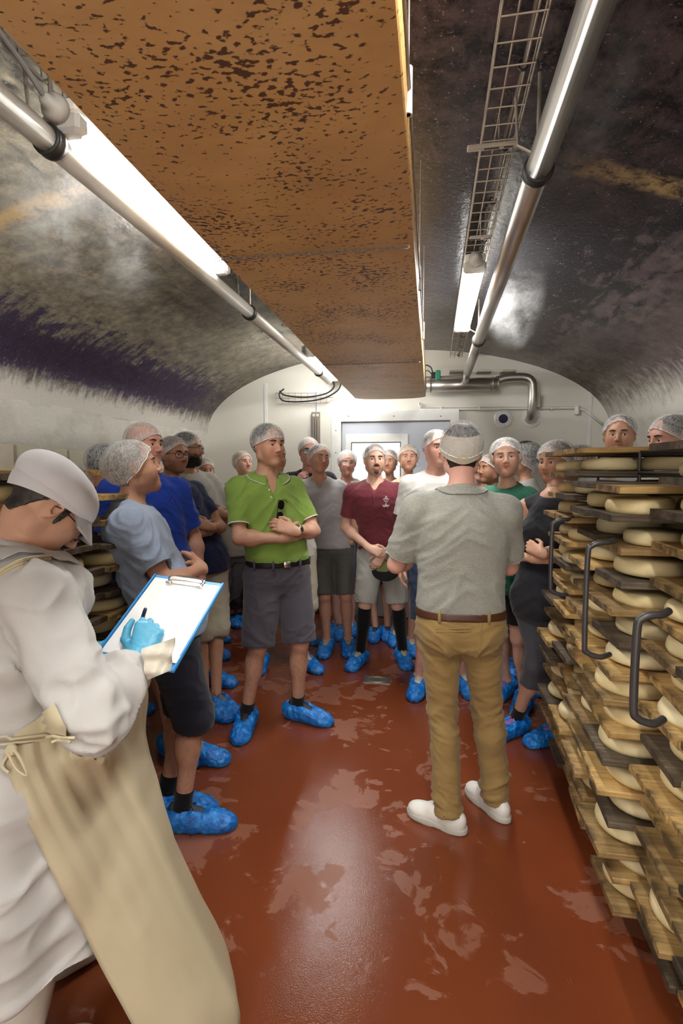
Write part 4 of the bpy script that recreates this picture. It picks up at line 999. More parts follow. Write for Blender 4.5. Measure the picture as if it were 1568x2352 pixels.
# ---- hanging tray
ZP = 2.25; c1 = fl(815, 918, ZP); c2 = fl(977, 922, ZP); e1 = fl(150, 232, ZP); e2 = fl(907, 20, ZP)
def lerpY(p, q, y): t = (y - q[1]) / (p[1] - q[1]); return p[0] * t + q[0] * (1 - t)
V = []; ys = list(np.linspace(Y0 + .5, c1[1], 42)); nx = 18; rows = []
for j, y in enumerate(ys):
    xl, xr = lerpY(c1, e1, y), lerpY(c2, e2, y); row = [(xl - .004, y, ZP + .075), (xl - .002, y, ZP + .02)]
    for i in range(nx + 1):
        t = i / nx; row.append((xl + (xr - xl) * t, y, ZP + .012 * (abs(2 * t - 1) ** 6) + .003 * math.sin(y * 3 + t * 4)))
    row += [(xr + .003, y, ZP + .02), (xr + .006, y, ZP + .08), (xr + .002, y, ZP + .08), (xr - .004, y, ZP + .03)]
    row += [(xr - .02, y, ZP + .022), (xl + .02, y, ZP + .022), (xl + .004, y, ZP + .075)]
    rows.append(row); V += row
R_ = len(rows[0]); Fc = [(j * R_ + i, (j + 1) * R_ + i, (j + 1) * R_ + (i + 1) % R_, j * R_ + (i + 1) % R_) for j in range(len(ys) - 1) for i in range(R_)]
Fc += [tuple(range(R_)), tuple((len(ys) - 1) * R_ + i for i in range(R_ - 1, -1, -1))]
T = empty('drip_tray', ((c1[0] + c2[0]) / 2, 2.5, ZP), 'long orange brown drip tray with dark mould spots hanging below the vault', 'tray')
TL_ = (-T.location[0], -T.location[1], -T.location[2])
m = MB(); m.add(V, Fc); m.build('tray_sheet', tray_mat, T, smooth=False, loc=TL_)
m = MB()
xr = lambda y: lerpY(c2, e2, y)
m.tube([(xr(y) + .008, y, ZP + .08 + .002 * math.sin(y * 40)) for y in np.linspace(.3, c1[1], 90)], .004, 6); m.build('edge_bead', rust_steel, T, loc=TL_)
for (px, py, zz) in ((937, 210, 2.42), (963, 640, 2.42), (971, 760, 2.40)):
    q = fl(px, py, 2.33); m = MB(); m.tube([(q[0], q[1], 2.285), (q[0], q[1], 2.375)], .009, 10); h0 = m.build('hanger_rod', white_pvc, T, loc=TL_)
    m = MB(); m.tube([(q[0] - .04, q[1], ZP + .05), (q[0], q[1], ZP + .038), (q[0], q[1], 2.285)], .006, 8); m.tube([(q[0], q[1], 2.37), (q[0], q[1], 2.78)], .0022, 6); m.build('hanger_hook', rust_steel, h0)
for i, yy in enumerate((1.63, 3.33)):
    xl_, xr_ = lerpY(c1, e1, yy), xr(yy); m = MB(); n = int((xr_ - xl_) / .021)
    for k in range(n):
        x = xl_ + .01 + k * .021; zz = ZP - .010; L = .0145; ww = .0055; pts = []
        for a in np.linspace(0, 2 * math.pi, 10, endpoint=False):
            u = L * math.cos(a); v = ww * math.sin(a); pts.append((x + u, yy + (v if k % 2 else 0) + .012 * (k / n), zz + (0 if k % 2 else v)))
        m.tube(pts, .0016, 5, closed=True)
    tag(m.build('chain', rust_steel), ['thin chain slung across underside of the tray, nearer one', 'thin chain slung across underside of the tray near its far end'][i], 'chain', kind=None)
# ---- fluorescent luminaires
bb = NB('lit_tube_diffuser'); bb.set(col=(1, 1, 1), emc=(1, .985, .94), ems=TUBE_W); glow_mat = bb.m
def luminaire(x, z, y0, y1, lab, w_=.055):
    L = empty('strip_light', (x, (y0 + y1) / 2, z), lab, 'light', 'fluorescent strip lights under the vault'); o = (-x, -(y0 + y1) / 2, -z)
    m = MB(); n = 14; prof_ = [(x + w_ * math.cos(a), z + .045 * math.sin(a)) for a in np.linspace(math.pi, 2 * math.pi, n)]
    V = [(px, y, pz) for y in (y0 + .05, y1 - .05) for px, pz in prof_]; m.add(V, [(i, i + 1, n + i + 1, n + i) for i in range(n - 1)] + [tuple(range(n - 1, -1, -1)), tuple(range(n, 2 * n)), (0, n, 2 * n - 1, n - 1)])
    m.build('diffuser', glow_mat, L, loc=o)
    m = MB(); m.box((x - w_ + .003, y0, z + .002), (x + w_ - .003, y1, z + .04), bev=.006); m.build('housing', white_pvc, L, loc=o)
    for ya, yb in ((y0, y0 + .05), (y1 - .05, y1)): m = MB(); m.box((x - w_ - .002, ya, z - .046), (x + w_ + .002, yb, z + .006), bev=.01); m.build('end_cap', plain('end_cap_grey', (.45, .45, .43), .4), L, loc=o)
    m = MB(); M = frame((x, y0, z + .005), (1, 0, 0), (0, 0, 1), (0, -1, 0)); m.lathe([(.036, 0), (.036, .02), (.028, .03), (.018, .034), (.016, .05), (.01, .055)], 18, M); m.build('cable_gland', plain('gland_grey', (.38, .37, .34), .5), L, smooth=True, loc=o)
    return L
qa, qb = fl(120, 262, 2.52), fl(512, 612, 2.52); LX = (qa[0] + qb[0]) / 2
luminaire(LX, 2.52, qa[1], qb[1], 'brightest strip light close overhead at left, beside the orange tray')
luminaire(LX, 2.52, qb[1] + 1.75, qb[1] + 2.95, 'far strip light at left by the back wall cable tray')
luminaire(LX, 2.52, -1.7, -.5, 'strip light on the left row out behind the viewpoint')
luminaire(.21, 2.62, -2.4, -1.25, 'unseen strip light added to the right row near the front wall')  # extra lamp added out of view for more light on the rack fronts
ra, rb = fl(1092, 600, 2.62), fl(1060, 750, 2.62); RX = (ra[0] + rb[0]) / 2
luminaire(RX, 2.62, ra[1], rb[1], 'strip light under the wire cable tray on the right')
luminaire(RX, 2.62, ra[1] - 3.0, ra[1] - 1.85, 'strip light on the right row overhead behind the viewpoint')
# ---- pipes along the vault
def pipe(name, lab, x, z, ys_, r, joints, mat):
    L = empty(name, (x, ys_[0], z), lab, 'pipe'); o = (-x, -ys_[0], -z); cut = [ys_[0]] + joints + [ys_[1]]
    for a, c_ in zip(cut[:-1], cut[1:]):
        m = MB(); m.tube([(x, a, z), (x, c_, z)], r, 24, cap=True); m.build('pipe_section', mat, L, smooth=True, loc=o)
    for y in joints:
        m = MB(); m.lathe([(r, -.02), (r + .007, -.02), (r + .009, -.012), (r + .005, -.003), (r + .009, .006), (r + .007, .018), (r, .018)], 24, frame((x, y, z), (1, 0, 0), (0, 0, -1), (0, 1, 0))); j_ = m.build('pipe_clamp', black_rub, L, smooth=True, loc=o)
        m = MB(); m.tube([(x, y + .01, z + r), (x, y + .01, z + .30)], .006, 8); m.tube([(x - .01, y, z + r + .01), (x - .01 - .05, y, z + r + .04), (x - .07, y, z + .22)], .005, 6); m.build('clamp_hanger', dull_steel, j_)
    return L
pr_ = fl(1222, 392, 2.47); pr0 = fl(1368, 30, 2.47); PX = (pr_[0] + pr0[0]) / 2; pj2 = fl(1120, 690, 2.47)
pipe('steel_pipe', 'thick steel pipe running along the right side of the vault', PX + .005, 2.47, (Y0 + .1, WY - .45), .037, [pr_[1], pr_[1] + 2.1], steel_mat)
pl1 = fl(575, 718, 2.45); pl0 = fl(20, 250, 2.45); PLX = (pl1[0] + pl0[0]) / 2
pipe('steel_pipe', 'grey pipe running along the left strip lights below the vault', PLX, 2.45, (Y0 + .1, WY - .35), .033, [pl1[1] - 1.55, pl1[1], pl1[1] + 1.8], plain('grey_pvc_pipe', (.48, .47, .43), .35, .3))
# ---- wire cable trays
def wiretray(x0, x1, z, y0, y1, lab, dy=.083):
    L = empty('wire_cable_tray', ((x0 + x1) / 2, y0, z), lab, 'cable tray'); o = (-(x0 + x1) / 2, -y0, -z)
    for x, zz in ((x0, z + .03), (x0, z), (x0 + (x1 - x0) * .36, z), (x0 + (x1 - x0) * .78, z), (x1, z), (x1, z + .03)):
        m = MB(); m.tube([(x, y0, zz), (x, y1, zz)], .0028, 6); m.build('long_wire', rust_steel, L, loc=o)
    n = int((y1 - y0) / dy)
    src = None
    for k in range(n):
        y = y0 + k * dy
        if src is None:
            m = MB(); m.tube([(x0, 0, z + .032), (x0, 0, z - .003), (x1, 0, z - .003), (x1, 0, z + .032)], .0026, 6); src = m.build('cross_wire', rust_steel, L, loc=(o[0], o[1] + y, o[2]))
        else: c_ = src.copy(); C.objects.link(c_); c_.parent = L; c_.location = (o[0], o[1] + y, o[2])
    m = MB(); m.tube([(x0 + (x1 - x0) * .72 + .004 * math.sin(y * 9), y, z + .009) for y in np.arange(y0, y1, .08)], .0065, 8); cb = m.build('cable', grey_cab, L, loc=o)
    for y in np.arange(y0 + .3, y1, .37): m = MB(); m.tube([(x0 + (x1 - x0) * .72 + .012 * math.cos(a), y, z + .006 + .014 * math.sin(a)) for a in np.linspace(0, 2 * math.pi, 10, endpoint=False)], .004, 5, closed=True); m.build('cable_tie', black_rub, cb)
    return L, o
ta, tb = fl(1152, 20, 2.68), fl(1248, 20, 2.68); tc, td = fl(1093, 420, 2.68), fl(1168, 420, 2.68)
L, o = wiretray((ta[0] + tc[0]) / 2, (tb[0] + td[0]) / 2, 2.68, Y0 + .2, WY - .12, 'wire mesh cable tray under the crown of the vault at right')
tx = (ta[0] + tb[0] + tc[0] + td[0]) / 4
for i, py in enumerate((338, 545, 845)):
    q = fl(1120, py, 2.66); m = MB(); hw_ = .075 if i == 0 else .05; m.box((tx - hw_ - (.03 if i == 0 else 0), q[1] - .012, 2.655), (tx + hw_ * .8, q[1] + .012, 2.668), bev=.002); bk = m.build('tray_bracket', plain('beige_bracket', (.42, .38, .33), .5, .3), L, loc=o)
    m = MB(); m.box((tx - .05, q[1] - .003, 2.653), (tx + .0, q[1] + .003, 2.656)); m.box((tx + .015, q[1] - .003, 2.653), (tx + .045, q[1] + .003, 2.656)); m.build('bracket_slot', black_rub, bk)
    m = MB(); m.tube([(tx, q[1], 2.66), (tx, q[1], 2.80)], .005, 6); m.build('bracket_rod', dull_steel, bk)
wiretray(LX - .055, LX + .055, 2.62, Y0 + .2, WY - .3, 'wire mesh cable tray above the left strip lights')
m = MB(); q = fl(105, 235, 2.55); m.tube(smooth_path([(LX + .02, .2, 2.63), (LX + .01, .7, 2.60), (LX - .02, qa[1] - .25, 2.61), (LX - .02, qa[1] - .12, 2.585), (LX, qa[1] - .05, 2.53)], 6), .007, 8)
m.tube([(LX - .04, .1, 2.60), (LX - .03, qa[1] - .02, 2.595)], .006, 8)
tag(m.build('lamp_cable', grey_cab), 'grey cable feeding the near end of the brightest strip light', 'cable')
# ---- services on the back wall
def W(px, py, d=.0): p = at(px, py, WY - d); return p
r0 = .062
L = empty('steel_duct', W(1060, 885, .16), 'shiny steel duct with an elbow on the back wall above the door', 'duct'); o = tuple(-v for v in L.location)
z_ = W(1060, 884, .16)[2]; xa, xb = W(960, 884, .16)[0], W(1145, 884, .16)[0]
m = MB(); m.tube([(xa, WY - .16, z_), (xb, WY - .16, z_)], r0, 24); m.build('duct_tube', steel_mat, L, smooth=True, loc=o)
m = MB(); zc = W(1170, 868, .16)[2]; xe = W(1222, 900, .12)[0]; ze = W(1222, 962, .03)[2]
m.tube(smooth_path([(xb - .02, WY - .16, z_ + .03), (xb + .08, WY - .16, zc), (xe - .09, WY - .16, zc), (xe - .02, WY - .16, zc - .035), (xe, WY - .15, zc - .13), (xe, WY - .13, ze + .12), (xe, WY - .09, ze + .02), (xe, WY - .005, ze - .005)], 7), .042, 20); m.build('duct_elbow', steel_mat, L, smooth=True, loc=o)
for x in (xa + .12, xb - .06, xb - .01): m = MB(); m.lathe([(r0, -.008), (r0 + .006, -.005), (r0 + .006, .005), (r0, .008)], 24, frame((x, WY - .16, z_), (0, 1, 0), (0, 0, 1), (1, 0, 0))); m.build('duct_band', dull_steel, L, loc=o)
for px in (1048, 1110, 1165):
    m = MB(); q = W(px, 858, .1); m.box((q[0] - .07, WY - .20, q[2] + .0), (q[0] + .07, WY - .05, q[2] + .018), bev=.002); m.build('duct_saddle', dull_steel, L, loc=o)
m = MB(); q = W(1222, 915, .1); m.box((q[0] - .0, WY - .11, q[2] - .09), (q[0] + .075, WY - .0, q[2] + .05), bev=.003); m.build('elbow_bracket', dull_steel, L, loc=o)
m = MB(); q = W(1080, 836, .4); m.tube([(PX + .005, WY - .46, 2.47), (PX, WY - .3, 2.42), (PX - .01, WY - .17, z_ + .03)], .03, 18); m.build('riser', steel_mat, L, smooth=True, loc=o)
for k, (px, lab, hole) in enumerate(((1155, 'round white wall flange with an open dark blue hole', True), (1220, 'round white wall flange where the steel duct enters', False))):
    q = W(px, 962); m = MB(); M = frame((q[0], WY, q[2]), (1, 0, 0), (0, 0, 1), (0, -1, 0)); m.lathe([(.088, 0), (.088, .006), (.082, .010), (.045, .012)], 32, M)
    f_ = m.build('wall_flange', white_alu); tag(f_, lab, 'flange', 'round flanges on the back wall')
    if hole: m = MB(); m.lathe([(.045, .0125), (.045, .014)], 24, M); m.build('hole', plain('dark_blue_hole', (.01, .012, .06), .2), f_)
    m = MB()
    for a in (0, 1, 2, 3): m.lathe([(.005, .0), (.005, .004)], 8, frame((q[0] + .068 * math.cos(a * math.pi / 2 + .2), WY - .011, q[2] + .068 * math.sin(a * math.pi / 2 + .2)), (1, 0, 0), (0, 0, 1), (0, -1, 0)))
    m.build('flange_screws', dull_steel, f_)
m = MB(); pts = [W(962, 935, .03), W(968, 941, .03), W(1335, 936, .03)]; m.tube([W(962, 925, .03), W(965, 940, .03), W(1325, 936, .03), W(1345, 943, .03), W(1392, 982, .03)], .013, 12)
pv = m.build('white_water_pipe', white_pvc, smooth=True); tag(pv, 'thin white plastic pipe running above the door to the right corner', 'pipe')
m = MB(); m.lathe([(.022, -.05), (.025, -.045), (.025, .03), (.02, .035)], 16, frame(W(1325, 940, .035), (1, 0, 0), (0, 1, 0), (0, 0, 1))); m.build('pipe_trap', white_pvc, pv)
for px in (1013, 1100, 1265): q = W(px, 938, .02); m = MB(); m.box((q[0] - .008, WY - .045, q[2] - .018), (q[0] + .008, WY, q[2] + .018), bev=.002); m.build('pipe_clip', white_alu, pv)
# green valve
q = W(1005, 862, .18); V_ = empty('green_valve', q, 'small green valve actuator with dark cables beside the duct', 'valve'); o = tuple(-v for v in q)
m = MB(); m.box((q[0] - .022, q[1] - .03, q[2] - .045), (q[0] + .026, q[1] + .03, q[2] + .045), bev=.006); m.build('valve_head', plain('green_plastic', (.0, .22, .12), .35), V_, loc=o)
m = MB(); m.box((q[0] - .065, q[1] - .02, q[2] - .03), (q[0] - .022, q[1] + .02, q[2] + .03), bev=.004); m.build('valve_body', black_rub, V_, loc=o)
m = MB(); m.tube(smooth_path([q + [-.05, 0, .03], q + [-.07, 0, .08], q + [-.12, 0, .10], q + [-.15, .05, .06]], 6), .006, 8); m.tube(smooth_path([q + [-.05, 0, .0], q + [-.10, 0, .05], q + [-.14, .02, .02]], 6), .005, 8); m.build('valve_cable', black_rub, V_, loc=o)
m = MB(); m.tube([q + [-.14, 0, -.02], q + [.30, .02, -.015]], .012, 12); m.build('valve_pipe', dull_steel, V_, loc=o)
# cable ladder low on the back wall, left of the tray
q = W(632, 905, .05); L = empty('wall_cable_basket', q, 'wire basket holding two black cable loops on the back wall', 'cable basket'); o = tuple(-v for v in q)
m = MB(); pa, pb, pc, pd = W(634, 905, .05), W(715, 903, .05), W(634, 922, .05), W(770, 912, .05)
for a, c_ in ((W(632, 903, .05), W(752, 903, .05)), (W(632, 915, .05), W(765, 913, .05)), (W(634, 928, .05), W(755, 925, .05))): m.tube([a, c_], .003, 6)
for px in np.linspace(634, 750, 9): m.tube([W(px, 902, .05), W(px, 927, .05), W(px, 927, .0)], .0025, 5)
m.build('basket_wires', rust_steel, L, loc=o)
m = MB(); m.tube(smooth_path([W(652, 893, .07), W(641, 905, .07), W(652, 921, .07), (W(700, 922, .07)), W(745, 914, .07), W(775, 897, .10), W(783, 880, .15)], 8), .008, 8); m.build('cable', black_rub, L, loc=o)
m = MB(); m.tube(smooth_path([W(642, 898, .07), W(655, 908, .07), W(700, 912, .07), W(745, 905, .07), W(766, 890, .10), W(764, 872, .15)], 8), .008, 8); m.build('cable', black_rub, L, loc=o)
q = W(725, 946, .02); L = empty('steel_control_box', q, 'narrow steel case with three upright tubes fixed on the back wall', 'box'); o = tuple(-v for v in q)
z1_ = q[2]; z0_ = W(725, 1035)[2]; m = MB(); m.box((q[0] - .045, WY - .03, z0_), (q[0] + .045, WY, z1_), bev=.004); m.build('case', dull_steel, L, loc=o)
for k in (-1, 0, 1): m = MB(); m.tube([(q[0] + k * .024, WY - .04, z0_), (q[0] + k * .024, WY - .04, z1_ - .07)], .009, 10); m.build('upright_tube', steel_mat, L, loc=o)
m = MB()
for k in (-1, 1): m.box((q[0] + k * .02 - .012, WY - .038, z1_ - .05), (q[0] + k * .02 + .012, WY - .028, z1_ - .025), bev=.002)
m.build('white_tab', white_pvc, L, loc=o)
m = MB(); m.tube(smooth_path([(q[0], WY - .01, z1_), (q[0] + .003, WY - .01, z1_ + .06), (q[0], WY - .01, W(720, 900)[2])], 5), .003, 6); m.build('blue_wire', plain('blue_wire', (.02, .12, .4), .5), L, loc=o)
# pale boards standing along the left wall
bm_ = plain('whitewashed_board', (.50, .46, .36), .8, bump=.3, var=.3, bscale=30)
m0 = None
for k in range(13):
    y = 1.9 + k * .225; m = MB(); hgt = 1.70 + .03 * random.random(); x = XL + .05 + .02 * (k % 2); m.box((-.0125, -.09, 0), (.0125, .09, hgt), bev=.003)
    b_ = m.build('wall_board', bm_); b_.location = (x, y, 0); tag(b_, 'whitewashed board standing upright against the left wall behind the visitors', 'board', 'upright boards along the left wall')
# ---------------------------------------------------------------- ripening racks, boards and cheeses
def plank_mat(name, stops, dark):
    b = NB(name); oi = b.n('ShaderNodeObjectInfo').outputs['Random']; off = b.n('ShaderNodeCombineXYZ', {0: b.math('MULTIPLY', oi, 37.0), 1: b.math('MULTIPLY', oi, 91.0), 2: oi}).outputs[0]
    src = b.n('ShaderNodeVectorMath', {0: b.co(), 1: off}, operation='ADD').outputs[0]
    g = b.noise(9, src=b.map((.45, 9, 9), src), detail=6, rough=.6, dist=.5); s = b.noise(5, src=src, detail=5, rough=.65)
    c = b.ramp(g, stops); c = b.mix(b.rampv(s, .45, .65, 0, dark), c, (.055, .038, .024)); c = b.mix(b.math('MULTIPLY', oi, .35), c, (.10, .06, .025), 'MIX')
    ox = b.n('ShaderNodeSeparateXYZ', {0: b.co()}).outputs[0]; em = b.math('MULTIPLY', b.rampv(ox, .0, .035, 1., 0.), b.rampv(b.noise(16, src=src, detail=4), .42, .58))
    c = b.mix(b.math('MULTIPLY', em, .8), c, (.045, .032, .022))
    b.set(col=c, rough=.7, spec=.3, normal=b.bump(g, .35, .004)); return b.m
PM = dict(pale=plank_mat('pale_spruce', [(.3, (.48, .28, .09)), (.5, (.64, .41, .15)), (.7, (.74, .51, .22))], .25),
          brown=plank_mat('brown_spruce', [(.3, (.26, .155, .06)), (.5, (.42, .27, .105)), (.7, (.52, .36, .16))], .6),
          grey=plank_mat('grey_weathered_spruce', [(.3, (.06, .045, .034)), (.5, (.13, .105, .075)), (.7, (.24, .195, .14))], .7))
b = NB('young_cheese_rind'); oi = b.n('ShaderNodeObjectInfo').outputs['Random']
b.set(col=b.mix(oi, b.mix(b.noise(14, detail=4), (.78, .66, .38), (.88, .78, .52)), b.mix(b.noise(14, detail=4), (.74, .58, .27), (.84, .70, .40))), rough=.5, sss=.15, spec=.4, normal=b.bump(b.noise(40, detail=4), .15, .004, b.bump(b.noise(9), .25, .01)))
b.bsdf.inputs['Subsurface Scale'].default_value = .01; cheese_mat = b.m
def plank_me(v, wd, ln):
    n = 8; V = []; rs = np.random.default_rng(v + 50); t = .0215; wob = rs.random(n + 1) * .004; 
    prof_ = [(-wd / 2 + .002, 0), (-wd / 2, .004), (-wd / 2, t - .004), (-wd / 2 + .003, t), (wd / 2 - .003, t), (wd / 2, t - .003), (wd / 2, .003), (wd / 2 - .002, 0)]
    for i in range(n + 1):
        x = ln * i / n; cup = .003 * math.sin(v)
        for (y, z) in prof_: V.append((x + (0.004 * math.sin(y * 40 + v) if i in (0, n) else 0), y + wob[i] * (1 if y > 0 else -1), z + cup * (2 * y / wd) ** 2 + .003 * math.sin(x * 4 + v)))
    m = 8; Fc = [(i * m + k, i * m + (k + 1) % m, (i + 1) * m + (k + 1) % m, (i + 1) * m + k) for i in range(n) for k in range(m)]
    Fc = [f[::-1] for f in Fc] + [tuple(range(m)), tuple(n * m + k for k in range(m - 1, -1, -1))]
    return V, Fc
PLME = {}
def plank_mesh(kind, v, wd, ln):
    k = (kind, v, wd, ln)
    if k not in PLME: V, Fc = plank_me(v, wd, ln); PLME[k] = mesh('ripening_board', V, Fc, PM[kind], smooth=False)
    return PLME[k]
CH_ME = []
for v in range(6):
    rs = np.random.default_rng(v + 9); n = 28; r = .104 + .008 * rs.random(); h = .046 + .008 * rs.random(); pr_c = [(.0, 0), (r * .86, 0), (r * .95, .004), (r * .995, .014), (r, h * .45), (r * .985, h - .016), (r * .94, h - .005), (r * .86, h), (r * .4, h + .001), (0.001, h + .001)]
    ph = rs.random(4) * 6; V = []; Fc = []
    for (rr, z) in pr_c:
        for k in range(n):
            a = 2 * math.pi * k / n; q = 1 + .018 * math.sin(2 * a + ph[0]) + .012 * math.sin(3 * a + ph[1]); V.append((rr * q * math.cos(a), rr * q * math.sin(a), z + (.003 * math.sin(a + ph[2]) if z > .02 else 0)))
    m_ = len(pr_c); Fc = [(i * n + k, i * n + (k + 1) % n, (i + 1) * n + (k + 1) % n, (i + 1) * n + k) for i in range(m_ - 1) for k in range(n)]
    CH_ME.append(mesh('cheese_wheel', V, Fc, cheese_mat))
ORD = ['first', 'second', 'third', 'fourth', 'fifth', 'sixth', 'seventh', 'eighth', 'ninth', 'tenth', 'eleventh', 'twelfth', 'thirteenth', 'fourteenth', 'fifteenth', 'sixteenth']
KN = dict(pale='pale yellow', brown='golden brown', grey='dark grey')
def rack(side, cols, names, zlev, xend, ln, depth_cheese, nch, skip=None):
    sg = 1 if side == 'right' else -1
    for ci, (yc, wd) in enumerate(cols):
        zo = zlev[1][ci]; lv = zlev[0][ci]
        nz_ = len(lv)
        for li, z in enumerate(lv):
            xe = xend(ci, li) + sg * random.uniform(-.015, .03) ; rz = random.gauss(0, .012) + (-.012 if sg > 0 else .012)
            kd = random.choices(['pale', 'brown', 'grey'], [.42, .33, .25])[0]; z = z + zo
            o = link('ripening_board', plank_mesh(kd, random.randrange(6), wd - .004, ln))
            o.location = (xe, yc + random.uniform(-.006, .006), z); o.rotation_euler = (0, 0, rz + (0 if sg > 0 else math.pi))
            lvl = ORD[nz_ - 1 - li]
            tag(o, '%s wooden board, %s from top, %s column, %s rack' % (KN[kd], lvl, names[ci], side), 'board', 'wooden ripening boards in the %s rack' % side)
            ca, sa = math.cos(rz), math.sin(rz)
            if li == nz_ - 1: continue
            for k in range(nch(ci)):
                dd = random.uniform(*depth_cheese[0]) if k == 0 else dd + random.uniform(.222, .235)
                if skip and skip(ci, li, k): continue
                if k and dd > ln - .1: continue
                c_ = link('cheese_wheel', random.choice(CH_ME)); oy = random.uniform(-.012, .012)
                c_.location = (xe + sg * (dd * ca), yc + oy + sg * dd * sa, z + .0235); sc = random.uniform(.93, 1.03); c_.scale = (sc, sc, random.uniform(.85, 1.08)); c_.rotation_euler = (0, 0, random.random() * 6.28)
                pos = ['aisle end', 'middle', 'far end'][k]
                tag(c_, 'cream cheese wheel, %s of %s board from top, %s column, %s rack' % (pos, lvl, names[ci], side), 'cheese', 'round cheeses ripening in the %s rack' % side)
n = 16; base_l = [.155 + .0985 * k for k in range(n)]
cols = [(1.04, .25), (1.30, .255), (1.567, .255), (1.85, .25), (2.11, .25), (2.37, .25), (2.63, .25)]
levels = [base_l] * 7; levels = [lv[:15] if ci in (3, 4) else lv for ci, lv in enumerate(levels)]
zo = [.00, .004, -.006, -.030, -.024, .012, .008]
rack('right', cols, ['nearest', 'second nearest', 'third', 'middle', 'third farthest', 'second farthest', 'farthest'], (levels, zo),
     lambda ci, li: (.625 if ci < 3 else .55) + (.035 if li < 2 and ci >= 3 else 0) + (.02 if li == 0 else 0), .86, ((.115, .165),), lambda ci: 2)
cols = [(1.51, .25), (1.77, .25), (2.03, .25)]; lv2 = [.165 + .0985 * k for k in range(14)]; lv3 = [.16 + .0985 * k for k in range(15)]
rack('left', cols, ['nearest', 'middle', 'farthest'], ([lv3, lv3, lv2], [0, .01, .0]), lambda ci, li: -1.30, .80, ((.115, .2),), lambda ci: 1 if ci < 1 else 2, skip=lambda ci, li, k: (ci == 2 and li > 10))
paper = MB(); q = at(1385, 1535, 1.99); paper.box((-.075, -.05, 0), (.075, .05, .0012)); p_ = paper.build('paper_slip', plain('white_paper', (.75, .74, .70), .7)); 
bpy.context.view_layer.update()
p_.location = (.70, 1.90, q[2]); tag(p_, 'white paper slip lying on a board edge beside a cheese in the right rack', 'paper')
SLIP = p_
tube_mat = plain('dark_painted_tube', (.075, .070, .072), .4, .5, var=.3)
def trolley(lab, x0, x1, y0, y1, ztop, hz, hx, sg, group):
    L = empty('rack_trolley', ((x0 + x1) / 2, (y0 + y1) / 2, 0), lab, 'trolley', group); o = (-(x0 + x1) / 2, -(y0 + y1) / 2, 0)
    for x in (x0, x1):
        for y in (y0, y1): m = MB(); m.tube([(x, y, .03), (x, y, ztop)], .0062, 8); m.build('upright', tube_mat, L, loc=o)
    for x in (x0, x1):
        for z in (.11, ztop): m = MB(); m.tube([(x, y0, z), (x, y1, z)], .008, 8); m.build('frame_rail', tube_mat, L, loc=o)
    for y in (y0, y1):
        for z in (.11, ztop): m = MB(); m.tube([(x0, y, z), (x1, y, z)], .008, 8); m.build('frame_rail', tube_mat, L, loc=o)
    for x in (x0, x1):
        for y in (y0, y1): m = MB(); m.lathe([(.03, -.012), (.032, -.008), (.032, .008), (.03, .012)], 16, frame((x, y, .033), (0, 1, 0), (0, 0, 1), (1, 0, 0))); m.build('castor', black_rub, L, loc=o)
    rl = None
    for li in range(16):
        z = .155 + .0985 * li - .0165
        if z > ztop: break
        for x in (x0, x1):
            if rl is None: m = MB(); m.box((-.008, y0, -.004), (.008, y1, .006), bev=.001); rl = m.build('shelf_rail', tube_mat, L); c_ = rl
            else: c_ = rl.copy(); C.objects.link(c_); c_.parent = L
            c_.location = (x + o[0], o[1], z)
    if hz:
        (hy, z0, z1) = hz; rr_ = .0105 if hy < 1.6 else .0085; m = MB(); m.tube(smooth_path([(hx + sg * .085, hy + .03, z1 + .004), (hx + sg * .06, hy + .006, z1), (hx + sg * .035, hy, z1 - .001), (hx + sg * .01, hy, z1 - .012), (hx, hy, z1 - .045), (hx, hy, z0 + .045)] + ([(hx + sg * .01, hy, z0 + .012), (hx + sg * .04, hy, z0), (hx + sg * .06, hy + .006, z0), (hx + sg * .085, hy + .03, z0)] if hy < 9 else []), 5), rr_, 12)
        m.build('push_handle', tube_mat, L, smooth=True, loc=o)
h1 = at(1460, 1500, 1.438); h2 = at(1347, 1340, 1.717); h3 = at(1266, 1270, 2.24)
ys_ = [(.86, 1.245), (1.255, 1.77), (1.78, 2.30), (2.31, 2.82)]
trolley('steel tube trolley frame carrying the nearest boards at right', .80, 1.36, .905, 1.428, 1.64, None, .6, 1, 'steel trolley frames of the racks')
trolley('steel tube trolley with the lowest push handle, second of the right rack', .80, 1.36, 1.438, 1.70, 1.64, (h1[1], .910, 1.199), h1[0], 1, 'steel trolley frames of the racks')
trolley('steel tube trolley in the middle of the right rack, tall curved handle', .80, 1.36, 1.72, 2.235, 1.56, (h2[1], .985, 1.347), h2[0], 1, 'steel trolley frames of the racks')
trolley('farthest steel tube trolley of the right rack by the woman in black', .80, 1.36, 2.243, 2.76, 1.64, (h3[1], 1.06, 1.370), h3[0], 1, 'steel trolley frames of the racks')
trolley('steel tube trolley frame behind the writer at left', -1.98, -1.42, 1.375, 1.90, 1.53, None, -1.2, -1, 'steel trolley frames of the racks')
